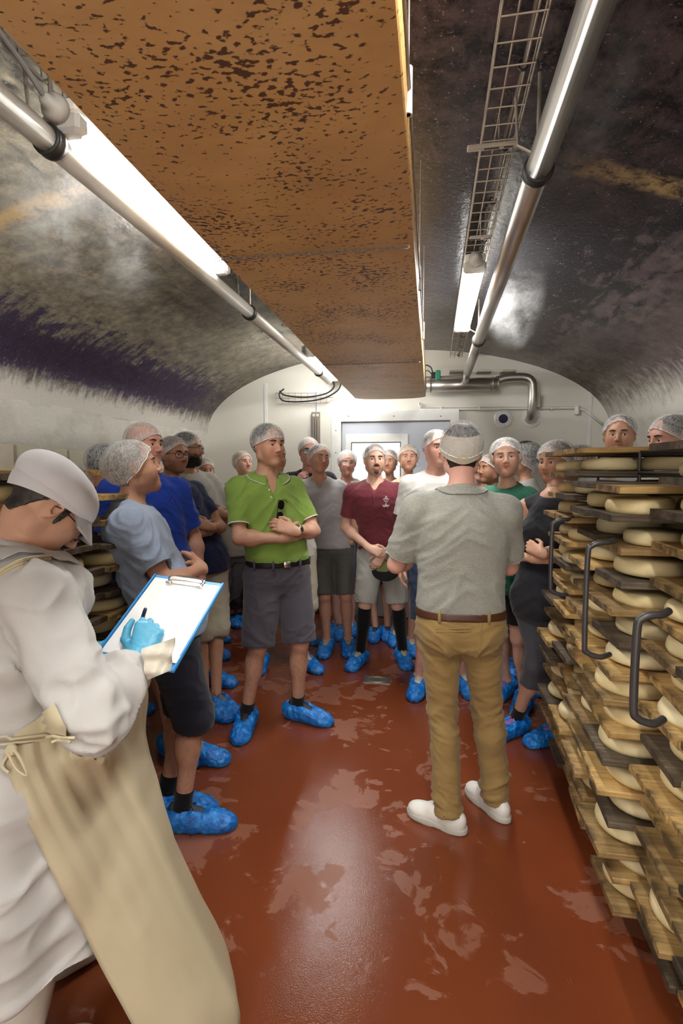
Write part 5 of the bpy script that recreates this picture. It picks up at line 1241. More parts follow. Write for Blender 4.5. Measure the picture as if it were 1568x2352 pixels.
# ---------------------------------------------------------------- the visitors, the guide and the writer
def F2(*a): return [tuple(fl(x, y)[:2]) + (h,) for x, y, h in a]
SK = dict(fair=(.66, .40, .30), mid=(.56, .31, .21), tan=(.46, .235, .145), pink=(.66, .36, .28), brown=(.36, .18, .10))
NEAR = dict(vox=.0078, vh=.0027, vhand=.0033); MID = dict(vox=.0094, vh=.0035, vhand=.0045); FAR = dict(vox=.0145, vh=.0052, vhand=.007)
def bvh_of(o):
    me = o.data; return BVHTree.FromPolygons([o.parent.location + v.co for v in me.vertices], [p.vertices[:] for p in me.polygons])
def hit(P, px, py):
    if not hasattr(P, 'bvh'): bpy.context.view_layer.update(); P.bvh = bvh_of(P.top)
    d = Vector(ray(px, py)).normalized(); r = P.bvh.ray_cast(Vector((0, 0, CH)), d)
    return r[0], r[1]
def decal(P, px, py, strokes, size, mat, name='printed_emblem', wd=.0016, off=.0025):
    """flat print made of strokes in a unit square, laid on the shirt where the ray meets it"""
    p, n = hit(P, px, py)
    if p is None: return None
    n = Vector(n); 
    if n.dot(Vector(ray(px, py))) > 0: n = -n
    u = Vector((0, 0, 1)).cross(n).normalized(); v = n.cross(u); m = MB()
    for s_ in strokes:
        pts = []
        for (a, b_) in s_:
            q = p + u * (a * size) + v * (b_ * size); r = P.bvh.ray_cast(q + n * .05, -n); q = (r[0] if r[0] else q) + n * off; pts.append(np.array(q - P.ctr.location))
        m.tube(pts, wd, 5)
    return m.build(name, mat, P.ctr)
white_print = plain('white_print', (.72, .70, .68), .7)
# --- man in green polo
def green_extra(P):
    m = MB()
    for (px, py) in ((618, 1125), (622, 1142)):
        p, n = hit(P, px, py)
        if p: p = p - P.ctr.location; m.lathe([(.0055, -.001), (.0055, .003), (.003, .004)], 10, frame(p, Vector(n).orthogonal().normalized(), Vector(n).cross(Vector(n).orthogonal().normalized()), Vector(n)))
    if m.V: m.build('button', white_pvc, P.ctr)
    p, n = hit(P, 640, 1172)
    if p:
        n = Vector(n); G = empty('sunglasses', p, 'black sunglasses hooked on the front of the green polo shirt', 'sunglasses'); u = Vector((.18, .0, 1)).normalized(); rt = u.cross(n).normalized(); u = n.cross(rt)
        for k, sy in enumerate((.032, -.034)):
            V = []; nn = 18
            for a in np.linspace(0, 2 * math.pi, nn, endpoint=False):
                c, s_ = math.cos(a), math.sin(a); q = (abs(c) ** 2.8 + abs(s_) ** 2.8) ** (-1 / 2.8); V.append(n * .020 + rt * (.019 * c * q) + u * (sy + .026 * s_ * q))
            V2 = [v + n * .004 for v in V]; mm = MB(); mm.add([tuple(v) for v in V] + [tuple(v) for v in V2], [tuple(range(nn)), tuple(range(2 * nn - 1, nn - 1, -1))] + [(i, (i + 1) % nn, nn + (i + 1) % nn, nn + i) for i in range(nn)]); mm.build('lens', plain('black_lens', (.006, .006, .008), .06), G)
        mm = MB(); mm.tube([tuple(n * .024 + rt * -.021 + u * -.06), tuple(n * .024 + rt * -.021 + u * .06)], .0025, 6); mm.tube([tuple(n * .018 + rt * -.02 + u * .058), tuple(n * .008 + rt * .03 + u * .062), tuple(n * .006 + rt * .05 + u * .05)], .002, 6); mm.build('frame', black_rub, G)
        G['label'] = 'black sunglasses hooked on the front of the green polo shirt'
person('middle aged man in a green polo and dark grey cargo shorts, arms crossed', 3.02, (616, 970), 38, hhd=52, pitch=-3, h=1.84, base=tuple(((fl(568, 1665) + fl(688, 1648)) / 2 + [0.03, .02, 0])[:2]),
       feet=F2((567, 1668, 8), (684, 1650, 75)), arms=('cross_in', 'cross_out'), skinc=SK['mid'], hair='dark', fe=dict(jaw=1.04, nose=1.05), belly=.03, gaze=(12, 3),
       top=dict(col='7f9d48', sleeve=.74, slr=.070, hem=.99, off=.016, neck='open', collar='7f9d48', trim='e8e8dc', fold=.006, tuck=True), bot=dict(col='4b4750', len=.50, waist=1.0, loose=.030, hr=.098, belt='141313', buckle=True, fold=.008),
       sock=('17171a', .155), shoe='dark', watch={-1: ('1c1614', '101010')}, netk=dict(zf=.050, zs=.0, zb=-.062), extra=green_extra, leghair=.5, seed=1, wide=1.0, **NEAR)
# --- the guide, back to the viewpoint
def guide_extra(P):
    Vc, Fc_, UV = cap_mesh((.0885, .1085, .100), (0, -.018, .026), .055, .000, -.052, 48, 10, t0=.52, nr=5, ruf=.006)
    link('cap', mesh('cap', P.hw(Vc), Fc_, fabric('cap_cream', srgb('cfc6b4'), fold=.12)), P.ctr)
    m = MB(); m.tube([Vc[10 * 48 + i] for i in range(48)], .0022, 6, closed=True); link('cap_seam', mesh('cap_seam', P.hw(m.V), m.F, fabric('cap_seam_cream', srgb('b9ae9a'), fold=.1)), P.ctr)
    m = MB()   # back pocket welts and centre seam, laid on the trousers
    def on(px, py):
        if not hasattr(P, 'bb'):
            o = [c for c in P.ctr.children if c.name.startswith('trousers')][0]; P.bb = bvh_of(o)
        r = P.bb.ray_cast(Vector((0, 0, CH)), Vector(ray(px, py)).normalized()); return None if r[0] is None else np.array(r[0] + Vector(r[1]) * .001 - P.ctr.location)
    kh = fabric('trousers_93784a', srgb('93784a'))
    for path in ([(1000, 1444), (1040, 1444), (1081, 1443)], [(1000, 1451), (1040, 1451), (1081, 1450)], [(1134, 1436), (1150, 1434), (1160, 1430)], [(1103, 1400), (1104, 1430), (1103, 1470), (1100, 1500)]):
        q = [on(*p) for p in path]; q = [v for v in q if v is not None]
        if len(q) > 1: m.tube(smooth_path(q, 4), .0028, 6)
    if m.V: m.build('pocket_welts', kh, P.ctr)
    m = MB()
    pts = [hit(P, x, y)[0] for x, y in ((1050, 1117), (1050, 1141), (1103, 1141), (1104, 1117))]
    if all(p is not None for p in pts): m.tube([np.array(p - P.ctr.location) for p in pts], .0014, 5); m.build('shirt_seam', fabric('seam_grey', srgb('7f8078')), P.ctr)
person('guide seen from behind in a grey polo, khaki trousers and white clogs, cream cap', 2.30, (1060, 968), 184, hhd=183, pitch=-2, base=(.125, 2.31), feet=F2((1138, 1868, 215), (1030, 1900, 246)),
       arms=((( .222, .08, 1.15), (.12, .30, 1.17), (-.6, .8, .2), (.4, .3, .9), (.35, .4, .3)), ((-.285, .05, 1.155), (-.16, .28, 1.185), (.5, .8, .15), (-.4, .3, .9), (.35, .4, .3))),
       skinc=SK['pink'], hair='dark', hairvis=True, fe=dict(hb=-.098, hsd=-.01), netk=dict(zf=.062, zs=.022, zb=-.030, rad=(.0905, .112, .103), ruf=.02), watch={1: ('2a211c', '101010')},
       top=dict(col='9b9b92', mottled=.35, sleeve=.80, slr=.076, hem=.978, off=.018, fold=.005, collar='9b9b92', cscale=.55, copen=30, tuck=True, flare=.02), bot=dict(name='trousers', col='93784a', len=.06, loose=.010, cuff=.062, seat=True, fold=.009, fsc=(7, 7, 20), belt='4a2c1c', off=.016, waist=.985),
       shoe='clog', cover=False, sock=('15121a', .12), extra=guide_extra, wide=1.06, seed=2, **NEAR)
# --- man in maroon henley
def maroon_extra(P):
    S = []
    S += [[(0, .95), (0, -.45)], [(-.05, .95), (.05, .95)], [(-.18, .72), (0, .92), (.18, .72)], [(-.36, .5), (-.15, .58), (0, .42), (.15, .58), (.36, .5)], [(-.5, .5), (-.3, .38), (-.18, .5)], [(.5, .5), (.3, .38), (.18, .5)],
          [(-.34, .12), (-.22, .22), (-.12, .08)], [(.12, .2), (.24, .22), (.22, .02)], [(-.5, -.62), (-.25, -.5), (0, -.62), (.25, -.5), (.5, -.62)], [(-.55, -.5), (-.3, -.75), (0, -.68), (.3, -.75), (.55, -.5)], [(-.25, -.75), (-.3, -.95)], [(.25, -.75), (.3, -.95)], [(-.12, -.45), (.12, -.45)]]
    decal(P, 886, 1153, S, .048, white_print, 'printed_emblem', .0020)
    m = MB(); p = [hit(P, x, y)[0] for x, y in ((853, 1120), (855, 1140), (857, 1158))]
    if all(p): m.tube([np.array(q - P.ctr.location) + [0, -.003, 0] for q in p], .003, 6); m.build('placket', fabric('placket_maroon', srgb('451a22')), P.ctr)
    # cap held in the hands
    o = P.ctr.location; e, wv = P.arm[1][0], P.arm[1][1]; q = at(880, 1300, P.B[1] - .27)
    K = empty('baseball_cap', q, 'olive and black cap held low in the hands of the man in maroon', 'cap'); V = []; n = 16
    m = MB(); rows = 7
    for j in range(rows + 1):
        t = j / rows
        for i in range(n): a = 2 * math.pi * i / n; r = .072 * math.sin(.15 + t * 1.42); V.append((r * math.cos(a), r * .35 * math.sin(a), .045 - .085 * t + .0))
    m.add(V, [(j * n + i, (j + 1) * n + i, (j + 1) * n + (i + 1) % n, j * n + (i + 1) % n) for j in range(rows) for i in range(n)] + [tuple(range(n - 1, -1, -1))]); m.build('crown', fabric('cap_olive', srgb('6e7547')), K, smooth=True)
    V = []; 
    for j in range(8):
        for i in range(13): a = math.pi * (i / 12); r = .06 + .045 * j / 7 ; V.append((.018 + (r * 1.0) * math.cos(a), -.012 - .02 * (j / 7) - .008 * math.sin(a), -.03 - (r * .78) * math.sin(a) * (j / 7) ** .8))
    V += [(x, y + .004, z) for x, y, z in V]; nn = 8 * 13
    m = MB(); m.add(V, [(j * 13 + i, j * 13 + i + 1, (j + 1) * 13 + i + 1, (j + 1) * 13 + i) for j in range(7) for i in range(12)] + [(nn + j * 13 + i, nn + (j + 1) * 13 + i, nn + (j + 1) * 13 + i + 1, nn + j * 13 + i + 1) for j in range(7) for i in range(12)]); m.build('visor', fabric('cap_black', srgb('131516')), K, smooth=True)
person('young man with a goatee in a maroon henley shirt and light grey shorts', 4.02, (861, 1017), 4, hhd=14, pitch=0, base=tuple(((fl(826, 1520) + fl(926, 1516)) / 2 + [-.01, .03, 0])[:2]), feet=F2((827, 1522, -14), (924, 1518, 14)),
       arms=('clasp_hi', 'clasp_lo'), skinc=SK['fair'], hair='dark', beard=((.25, .17, .13), .9, 'goat'), fe=dict(jaw=1.03), gaze=(16, 4),
       top=dict(col='70303a', sleeve=.66, slr=.068, hem=.93, neck='v', fold=.005), bot=dict(col='a3a29c', len=.50, loose=.026, hr=.092, fold=.004, mottled=.1), sock=('0d0d10', .56), shoe='beige',
       watch={-1: ('b9bab8', 'e8e8e8')}, extra=maroon_extra, wide=1.04, seed=3, netk=dict(zf=.078), **MID)
# --- man in light grey henley
person('man in a pale grey henley with hands in the pockets of grey shorts', 4.35, (733, 1018), 12, hhd=36, pitch=2, base=tuple(((fl(752, 1492) + fl(800, 1490)) / 2 + [-.05, .02, 0])[:2]), feet=F2((750, 1494, 2), (799, 1492, 12)), roll=-6,
       arms=('pocket', 'pocket'), skinc=SK['mid'], hair='dark', gaze=(10, 4), top=dict(col='a9aaac', sleeve=.2, slr=.062, hem=.90, neck='v', fold=.006), bot=dict(col='5a5957', len=.50, loose=.016, hr=.082, waist=.98), shoe='beige', watch={-1: ('101010', '202020')}, seed=4, netk=dict(zf=.075), beard=((.7, .62, .58), .5, 'full'), wide=1.02, **MID)
# --- light blue T-shirt man at left
person('man in a light blue T-shirt and navy shorts seen from behind looking up', 2.16, (307, 1010), 118, hhd=122, pitch=14, base=(-1.15, 2.12), feet=F2((420, 1900, 100), (385, 1862, 96)), arms=('cross_out', 'cross_in'), skinc=SK['mid'], hair='grey', h=1.76, belly=.0,
       fe=dict(), netk=dict(zf=.085, zs=-.028, zb=-.085, rad=(.098, .120, .104), ruf=.05), top=dict(col='98a7bf', sleeve=.72, slr=.076, hem=.87, off=.022, fold=.009, flare=.02), bot=dict(col='20212f', len=.46, loose=.030, hr=.096, fold=.006),
       sock=('121114', .17), shoe='trail', watch={-1: ('222222', '333333')}, beard=((.62, .56, .52), .6, 'full'), leghair=.35, seed=5, wide=1.05, **NEAR)
# --- royal blue
def blue_extra(P): decal(P, 395, 1150, [[(0, .6), (.1, 0), (0, -.6)], [(-.3, .2), (.3, .3)], [(-.2, -.5), (.25, -.4)]], .012, plain('red_print', (.6, .03, .08), .6), 'chest_emblem', .0016)
person('tall bald man in a royal blue T-shirt looking to the right', 2.75, (331, 968), 40, hhd=76, pitch=0, skinc=SK['pink'], hair='bald', h=1.83, arms=('down', 'down'), feet=F2((395, 1730, 60), (430, 1745, 90)), base=(-1.60, 2.85),
       top=dict(col='1f41a8', sleeve=.78, slr=.072, hem=.86, off=.018, fold=.007), bot=dict(col='22335f', len=.5, loose=.03), sock=('121114', .15), netk=dict(zf=.062, zs=-.01, zb=-.06, puff=.0, ruf=.015), extra=blue_extra, gaze=(8, 0), seed=6, wide=1.04, shoe='grey', belly=.01, **NEAR)
# --- navy V-neck with glasses
def navy_extra(P): decal(P, 456, 1163, [[(-.6, .3), (-.2, .1), (.3, -.1), (.6, -.4)], [(-.2, .3), (.2, .1)]], .011, plain('green_print', (.10, .35, .14), .6), 'chest_emblem', .002)
person('tanned man in glasses and a navy V-neck with folded arms', 3.30, (398, 1000), 58, hhd=66, pitch=-2, skinc=SK['tan'], hair='grey', h=1.78, arms=('cross_in', 'cross_out'), feet=F2((470, 1640, 70), (497, 1626, 60)), base=(-1.60, 3.42),
       glasses=dict(col='101012'), beard=((.52, .46, .42), .7, 'full'), top=dict(col='232c4d', sleeve=.62, slr=.072, hem=.86, neck='v', off=.020, fold=.006), bot=dict(col='b3aa96', len=.44, loose=.03), netk=dict(zf=.080, zs=-.012), extra=navy_extra, seed=7, shoe='grey', belly=.02, wide=1.05, **MID)
# --- grey T-shirt tall
def grey_extra(P): decal(P, 440, 1108, [[(0, 1), (-.12, .4), (0, -.1), (.12, .4), (0, 1)], [(-.75, .7), (-.5, .1), (-.05, -.15)], [(.75, .7), (.5, .1), (.05, -.15)], [(-.75, .7), (-.2, .3)], [(.75, .7), (.2, .3)], [(-.45, -.4), (.45, -.4)], [(-.35, -.62), (.35, -.62)]], .017, black_rub, 'chest_emblem', .0028)
person('tall bearded man with glasses in a light grey T-shirt behind the navy shirt', 3.80, (432, 990), 48, hhd=98, pitch=-2, skinc=SK['tan'], hair='black', h=1.87, arms=('cross_in', 'cross_out'), feet=F2((476, 1568, 80), (482, 1502, 60)), base=(-1.62, 3.95),
       glasses=dict(col='101012'), beard=((.18, .14, .12), .95, 'full'), top=dict(col='b0afa8', sleeve=.72, slr=.080, hem=.85, off=.024, fold=.007), bot=dict(col='6a6d76', len=.52, loose=.03), netk=dict(zf=.07, zs=.0), extra=grey_extra, seed=8, **MID)
# --- people at the far left edge
person('dark haired person turned away behind the light blue shirt', 2.92, (244, 1018), 150, hhd=150, pitch=4, skinc=SK['brown'], hair='black', arms=('down', 'down'), top=dict(col='1b2130', sleeve=.6), bot=dict(col='2b2d36', len=.45), netk=dict(rad=(.096, .118, .103), zb=-.08, zs=-.02), seed=9, **FAR)
person('young woman at the left edge peering up past the writer', 3.12, (214, 1072), 58, hhd=75, pitch=14, sex='f', skinc=SK['fair'], hair='brown', top=dict(col='2a2c33', sleeve=.6), bot=dict(name='trousers', col='22242c', len=.1), gaze=(8, 14), seed=10, netk=dict(zf=.078), **FAR)
person('person peeking over the shoulder of the grey T-shirt, only eyes showing', 4.40, (470, 1050), 50, hhd=40, sex='f', skinc=SK['tan'], hair='brown', top=dict(col='8d8a84', sleeve=.6), bot=dict(name='trousers', col='33333a', len=.1), seed=11, feet=F2((470, 1476, 60), (492, 1466, 60)), base=(-2.02, 4.62), **FAR)
person('woman in a cream blouse and brown trousers by the left back wall', 4.85, (557, 1034), 40, hhd=52, pitch=8, sex='f', skinc=SK['fair'], hair='blonde', arms=('cross_in', 'cross_out'), gaze=(10, 12),
       top=dict(col='b9b2a4', sleeve=.62, slr=.062, hem=.90, off=.026), bot=dict(name='trousers', col='3d3030', len=.17, loose=.022, cuff=.075), shoe='dark', feet=F2((530, 1432, 40), (545, 1428, 60)), base=(-1.84, 5.02), seed=12, netk=dict(zf=.076), **FAR)
person('man in a white T-shirt hidden behind the green polo, arms crossed', 3.95, (628, 1012), 40, hhd=60, skinc=SK['mid'], hair='brown', arms=('cross_in', 'cross_out'), top=dict(col='d0cdc6', sleeve=.72, slr=.078, hem=.88, off=.026), bot=dict(col='b3aa96', len=.48, loose=.03), feet=F2((600, 1530, 10), (697, 1530, 50)), base=(-1.10, 4.0), h=1.80, shoe='beige', seed=13, **MID)
person('man in dark sunglasses and a black T-shirt before the door frame', 4.68, (709, 1003), 8, hhd=22, skinc=SK['pink'], hair='white', arms=('chin', 'down'), glasses=dict(col='080808', sun=True), top=dict(col='1c1f26', sleeve=.66, slr=.072, hem=.88), bot=dict(name='shorts', col='2a2420', len=.42), feet=F2((704, 1466, 30), (778, 1455, 10)), base=(-1.12, 4.72), shoe='grey', seed=14, netk=dict(zf=.074), **MID)
person('older man in thin glasses and a white shirt in front of the door', 5.08, (797, 1034), 10, hhd=18, pitch=-2, skinc=SK['pink'], hair='white', glasses=dict(col='8d8d90', thin=True), top=dict(col='c9c6ba', sleeve=.66, collar='c9c6ba', neck='open'), bot=dict(name='trousers', col='3a3c44', len=.5), feet=F2((772, 1452, 0), (806, 1450, 10)), netk=dict(zf=.066, rad=(.096, .116, .104)), seed=15, shoe='beige', **MID)
person('face half hidden behind the maroon shirt man', 4.95, (893, 1030), -20, hhd=-5, sex='f', skinc=SK['mid'], hair='brown', top=dict(col='2b2f3c', sleeve=.6), bot=dict(name='shorts', col='1a1a20', len=.5), feet=F2((862, 1462, 0), (890, 1460, 5)), h=1.68, base=(-.53, 5.05), seed=16, **FAR)
def earrings(P):
    for sd in (1, -1):
        m = MB(); m.tube([P.hw([[.083 * sd + .019 * math.sin(a), .004 + .006 * math.sin(a), -.052 + .020 * math.cos(a)]])[0] for a in np.linspace(0, 2 * math.pi, 16, endpoint=False)], .0014, 5, closed=True); m.build('earring', metal_mat, P.ctr)
person('blonde woman in a cream top with hoop earrings in front of the door', 4.72, (938, 1019), 0, hhd=6, pitch=4, sex='f', skinc=SK['mid'], hair='blonde', fe=dict(big=.01), top=dict(col='c8b9a0', sleeve=0, hem=.88, nr=1.35), bot=dict(name='shorts', col='303a5c', len=.62, loose=.03), feet=F2((908, 1470, 0), (944, 1492, 10)), base=(-.22, 4.65), h=1.76, gaze=(4, 12), extra=earrings, shoe='beige', seed=17, netk=dict(zf=.070, rad=(.097, .118, .100), cen=(0, -.02, .032)), **MID)
person('man in a white T-shirt and denim shorts half hidden by the guide', 3.72, (1003, 985), 15, hhd=20, pitch=0, skinc=SK['pink'], hair='brown', top=dict(col='d6d4d0', sleeve=.72, slr=.076, off=.022, hem=.88), bot=dict(col='2b3a55', len=.50, loose=.030, hr=.1), feet=F2((963, 1582, -8), (1064, 1577, 12)), base=(.04, 3.78), shoe='white', seed=18, netk=dict(zf=.070), leghair=.4, **MID)
# --- right-hand group
def green_w(P):
    for sd in (1, -1): m = MB(); m.lathe([(.003, -.003), (.004, 0), (.003, .003)], 8, frame(P.hw([[.088 * sd, .004, -.030]])[0], (1, 0, 0), (0, 1, 0), (0, 0, 1))); m.build('earring', white_pvc, P.ctr)
person('smiling young woman in a dark green T-shirt, hand at her neck', 3.36, (1163, 1003), -32, hhd=-8, pitch=2, roll=4, sex='f', skinc=SK['fair'], hair='brown', fe=dict(big=.008, smile=1.0, squint=True), gaze=(-10, 0), arms=(((.19, .20, 1.17), (.085, .185, 1.33), (-.35, .05, .5), (.3, .9, .1), (.5, .8, .5)), 'clasp_lo'),
       wide=.92, top=dict(col='2f6a55', sleeve=.9, slr=.070, off=.022, hem=.80, flare=.025, fold=.009, nr=1.15), bot=dict(name='shorts', col='101012', len=.60, loose=.006), feet=F2((1163, 1592, -30), (1203, 1622, -20)), base=(.45, 3.46), h=1.77, extra=green_w, shoe='purple', seed=19, netk=dict(zf=.072, rad=(.100, .120, .103), cen=(0, -.02, .03)), **MID)
person('person with a long dark bun in profile behind the green T-shirt', 4.0, (1200, 1012), -110, hhd=-105, sex='f', skinc=SK['mid'], hair='dark', fe=dict(big=.02), top=dict(col='a7a49c', sleeve=.7, off=.02), bot=dict(name='trousers', col='30323a', len=.1), seed=20, base=(.72, 4.08), netk=dict(rad=(.105, .13, .118), cen=(0, -.035, .01), zb=-.11, zs=-.05), **FAR)
person('brown faced person low behind the shoulder of the green T-shirt', 4.2, (1128, 1040), -50, hhd=-60, sex='f', skinc=SK['tan'], hair='dark', top=dict(col='2c2a28', sleeve=.6), bot=dict(name='trousers', col='22222a', len=.1), seed=21, **FAR)
person('netted head between the guide and the green T-shirt', 4.75, (1106, 1042), -20, hhd=-30, sex='m', skinc=SK['fair'], hair='white', top=dict(col='6f6a60', sleeve=.6), bot=dict(name='trousers', col='22222a', len=.1), seed=22, **FAR)
person('woman in a black sleeveless top and grey leggings by the right rack, arms crossed', 3.10, (1276, 1010), -26, hhd=-46, pitch=-4, sex='f', skinc=SK['mid'], hair='brown', fe=dict(big=.006), arms=('cross_in', 'cross_out'), gaze=(-8, 6),
       wide=.94, top=dict(col='26272d', sleeve=0, off=.012, hem=.80, flare=.02, nr=1.1, fold=.007), bot=dict(name='leggings', col='4b4c54', off=.004, len=.36, loose=.004, cuff=.052, mottled=.15, fold=.004), sock=('15121c', .16), feet=F2((1278, 1700, -60), (1186, 1682, -50)), base=(.60, 2.99), h=1.70, lean=(-.04, .02), shoe='purple', seed=23, netk=dict(zf=.072, rad=(.100, .120, .102)), **MID)
person('hair net just showing behind the woman in the black top', 3.72, (1325, 1020), -60, hhd=-70, sex='f', skinc=SK['mid'], hair='brown', fe=dict(big=.01), top=dict(col='8a8d92', sleeve=.6), bot=dict(name='trousers', col='22222a', len=.1), seed=24, netk=dict(rad=(.1, .122, .104)), **FAR)
person('grinning dark browed man in a white collared shirt behind the right rack', 3.55, (1424, 950), -35, hhd=-22, pitch=0, skinc=SK['mid'], hair='dark', fe=dict(smile=.5), top=dict(col='b9bec6', sleeve=.66, collar='b9bec6', neck='open', copen=35), bot=dict(name='trousers', col='2a2c33', len=.1), gaze=(-12, 2), seed=25, netk=dict(zf=.088), h=1.88, **MID)
person('man in profile peeping over the top boards at the right edge', 3.06, (1540, 950), -75, hhd=-72, pitch=-6, skinc=SK['pink'], hair='dark', top=dict(col='b3b3ae', sleeve=.66), bot=dict(name='trousers', col='2a2c33', len=.1), seed=26, netk=dict(zf=.070), h=1.88, **MID)
# --- the writer in the white coat
hd = 138; fwd_w = np.array([math.sin(math.radians(hd)), -math.cos(math.radians(hd)), 0]); rgt_w = np.cross(fwd_w, [0, 0, 1])
wb = np.array([-1.05, 1.10, 0])
w_el = at(212, 1640, 1.0); w_wr = at(318, 1520, 1.18); l_el = wb + fwd_w * .12 - rgt_w * .27 + [0, 0, 1.10]; l_wr = at(205, 1500, 1.33)
def writer_extra(P):
    # gloves
    for sd, cat_n in ((1, 'glove'), (-1, 'glove')):
        hp_, lo, hi = P.hands[sd]; e, wv, d, n_, cl = P.arm[sd]
        pr = hp_ + [cone(wv - unit(wv - e) * .07, wv + unit(d) * .01, .037, .033, k=.015)]
        V, Q = grid(pr, .003); N = normals(V, Q); V = folds(V, N, .0016, (40, 40, 90), 5)
        link('glove', mesh('glove', P.lw(V), Q, glove_mat), P.ctr)
    # cloth cap with a peak
    R_, H_ = P.Rh, P.Hc
    Vc, Fc_, UV = cap_mesh((.094, .118, .080), (0, -.022, .040), .045, .028, .005, 56, 14, ruf=.02, nr=9, seed=.7, puff=.04)
    link('cap_crown', mesh('cap_crown', P.hw(Vc), Fc_, fabric('cap_white', srgb('cfced2'), fold=.12)), P.ctr)
    Vb, Fb, UV = cap_mesh((.0895, .1125, .100), (0, -.018, .030), .045, .012, -.030, 56, 4, t0=.72, ruf=.004, nr=21)
    link('cap_band', mesh('cap_band', P.hw(Vb), Fb, fabric('cap_white', srgb('d7d6da'))), P.ctr)
    V = []; n = 17; rws = 6
    for top_ in (0, 1):
        for j in range(rws + 1):
            for i in range(n):
                a = math.radians(-62 + 124 * i / (n - 1)); r = 1 + (.46 * math.cos(a) ** .7) * j / rws
                V.append((.086 * math.sin(a) * (1 + (r - 1) * .25), -.018 + .112 * math.cos(a) + .105 * (r - 1), .052 - .040 * (j / rws) * math.cos(a) - .030 * math.sin(a) ** 2 - .004 * top_))
    nn = (rws + 1) * n; Fc = [(o_ + j * n + i, o_ + j * n + i + 1, o_ + (j + 1) * n + i + 1, o_ + (j + 1) * n + i) for o_ in (0, nn) for j in range(rws) for i in range(n - 1)]
    Fc += [(rws * n + i, rws * n + i + 1, nn + rws * n + i + 1, nn + rws * n + i) for i in range(n - 1)]
    link('cap_peak', mesh('cap_peak', P.hw(V), Fc, fabric('cap_white', srgb('d7d6da'))), P.ctr)
    sb = [xprim(p, R_, H_) for p in (ell((.0715, .022, .008), (.006, .008, .036), k=.006), ell((-.0715, .022, .008), (.006, .008, .036), k=.006))]
    V2, Q2 = grid(sb, .0025 / P.s); N2 = normals(V2, Q2); V2 = V2 + N2 * (vnoise(V2, 160.) * .002)[:, None]; link('sideburns', mesh('sideburns', P.lw(V2), Q2, hair_mat('dark')), P.ctr)
    # coat collar
    # apron: bib is behind the body, skirt sheet swings forward of the legs
    pts = []
    def row(z, pa, pb, bulge, n=22):   # pa near edge (world xy), pb front edge, wraps on to the far side
        out = []
        for i in range(n):
            t = i / (n - 1); p = pa * (1 - t) + pb * t; o = math.sin(math.pi * t) * bulge; nrm = np.array([pb[1] - pa[1], -(pb[0] - pa[0])]); nrm = nrm / np.linalg.norm(nrm)
            out.append((p[0] + nrm[0] * o, p[1] + nrm[1] * o, z + .012 * math.sin(t * 9 + z * 7)))
        return out
    spec = [((10, 1722, 1.06), (238, 1625, 1.14), .035), ((14, 1760, 1.06), (262, 1700, 1.16), .04), ((60, 1880, 1.06), (300, 1790, 1.19), .045), ((105, 1975, 1.06), (352, 1900, 1.22), .045), ((175, 2110, 1.06), (418, 2050, 1.24), .04), ((245, 2245, 1.07), (490, 2195, 1.26), .032), ((300, 2350, 1.08), (541, 2300, 1.27), .03), ((330, 2405, 1.09), (548, 2352, 1.27), .03)]
    rows = []; n = 22
    for (a, b_, bu) in spec:
        A_, B2 = at(*a), at(*b_); r_ = []
        for i in range(n):
            t = i / (n - 1); p = A_ * (1 - t) + B2 * t; d_ = B2 - A_; nr2 = unit([d_[1], -d_[0], 0]); p = p + nr2 * math.sin(math.pi * t) * bu; r_.append(p)
        # continue round the front to the far side
        d_ = unit(B2 - A_); back = unit(np.array([-d_[1], d_[0], 0]))
        for i in range(1, 12): t = i / 11; r_.append(B2 + back * (.38 * t) + unit(d_) * (.05 * math.sin(math.pi * t * .8)))
        rows.append(r_)
    rows_s = []
    ks = len(rows); R2 = np.array(rows); tt = np.linspace(0, ks - 1, 46)
    for t in tt:
        i = min(int(t), ks - 2); f = t - i; p0, p1, p2, p3 = R2[max(i - 1, 0)], R2[i], R2[i + 1], R2[min(i + 2, ks - 1)]
        rows_s.append(.5 * ((2 * p1) + (p2 - p0) * f + (2 * p0 - 5 * p1 + 4 * p2 - p3) * f * f + (3 * p1 - p0 - 3 * p2 + p3) * f ** 3))
    A2 = np.array(rows_s); nr_, nc = A2.shape[:2]
    cb = bvh_of(P.top); O_ = np.array([0, 0, CH]); dep = np.zeros((nr_, n)); 
    for j in range(nr_):
        for i in range(n):
            d_ = A2[j, i] - O_; L_ = np.linalg.norm(d_); r = cb.ray_cast(Vector(O_), Vector(d_ / L_), L_ + .02)
            dep[j, i] = min(.25, max(0, L_ - (r[3] - .014))) if r[0] is not None and r[0].z < .97 else 0
    for _ in range(12):
        pd = np.pad(dep, 1, mode='edge'); sm_ = (pd[2:, 1:-1] + pd[:-2, 1:-1] + pd[1:-1, 2:] + pd[1:-1, :-2]) / 4; dep = np.maximum(dep * .995, sm_)
    for j in range(nr_):
        for i in range(n): d_ = A2[j, i] - O_; A2[j, i] = A2[j, i] - d_ / np.linalg.norm(d_) * dep[j, i]
        for i in range(n, nc): A2[j, i] -= (A2[j, n - 1] - A2[j, n - 1])
    Vv = A2.reshape(-1, 3) - P.B
    Fq = np.array([(j * nc + i, j * nc + i + 1, (j + 1) * nc + i + 1, (j + 1) * nc + i) for j in range(nr_ - 1) for i in range(nc - 1)])
    Nn = normals(Vv, Fq); gath = np.repeat(np.linspace(1, 0, nr_) ** 2, nc)
    Vv = folds(Vv, Nn, .008, (5, 5, 4), 12); Vv = Vv + Nn * (gath * .006 * np.sin(np.tile(np.arange(nc), nr_) * 1.7))[:, None]
    V2 = Vv - Nn * .003; nn = len(Vv); Fa = np.concatenate([Fq, Fq[:, ::-1] + nn])
    edge = []
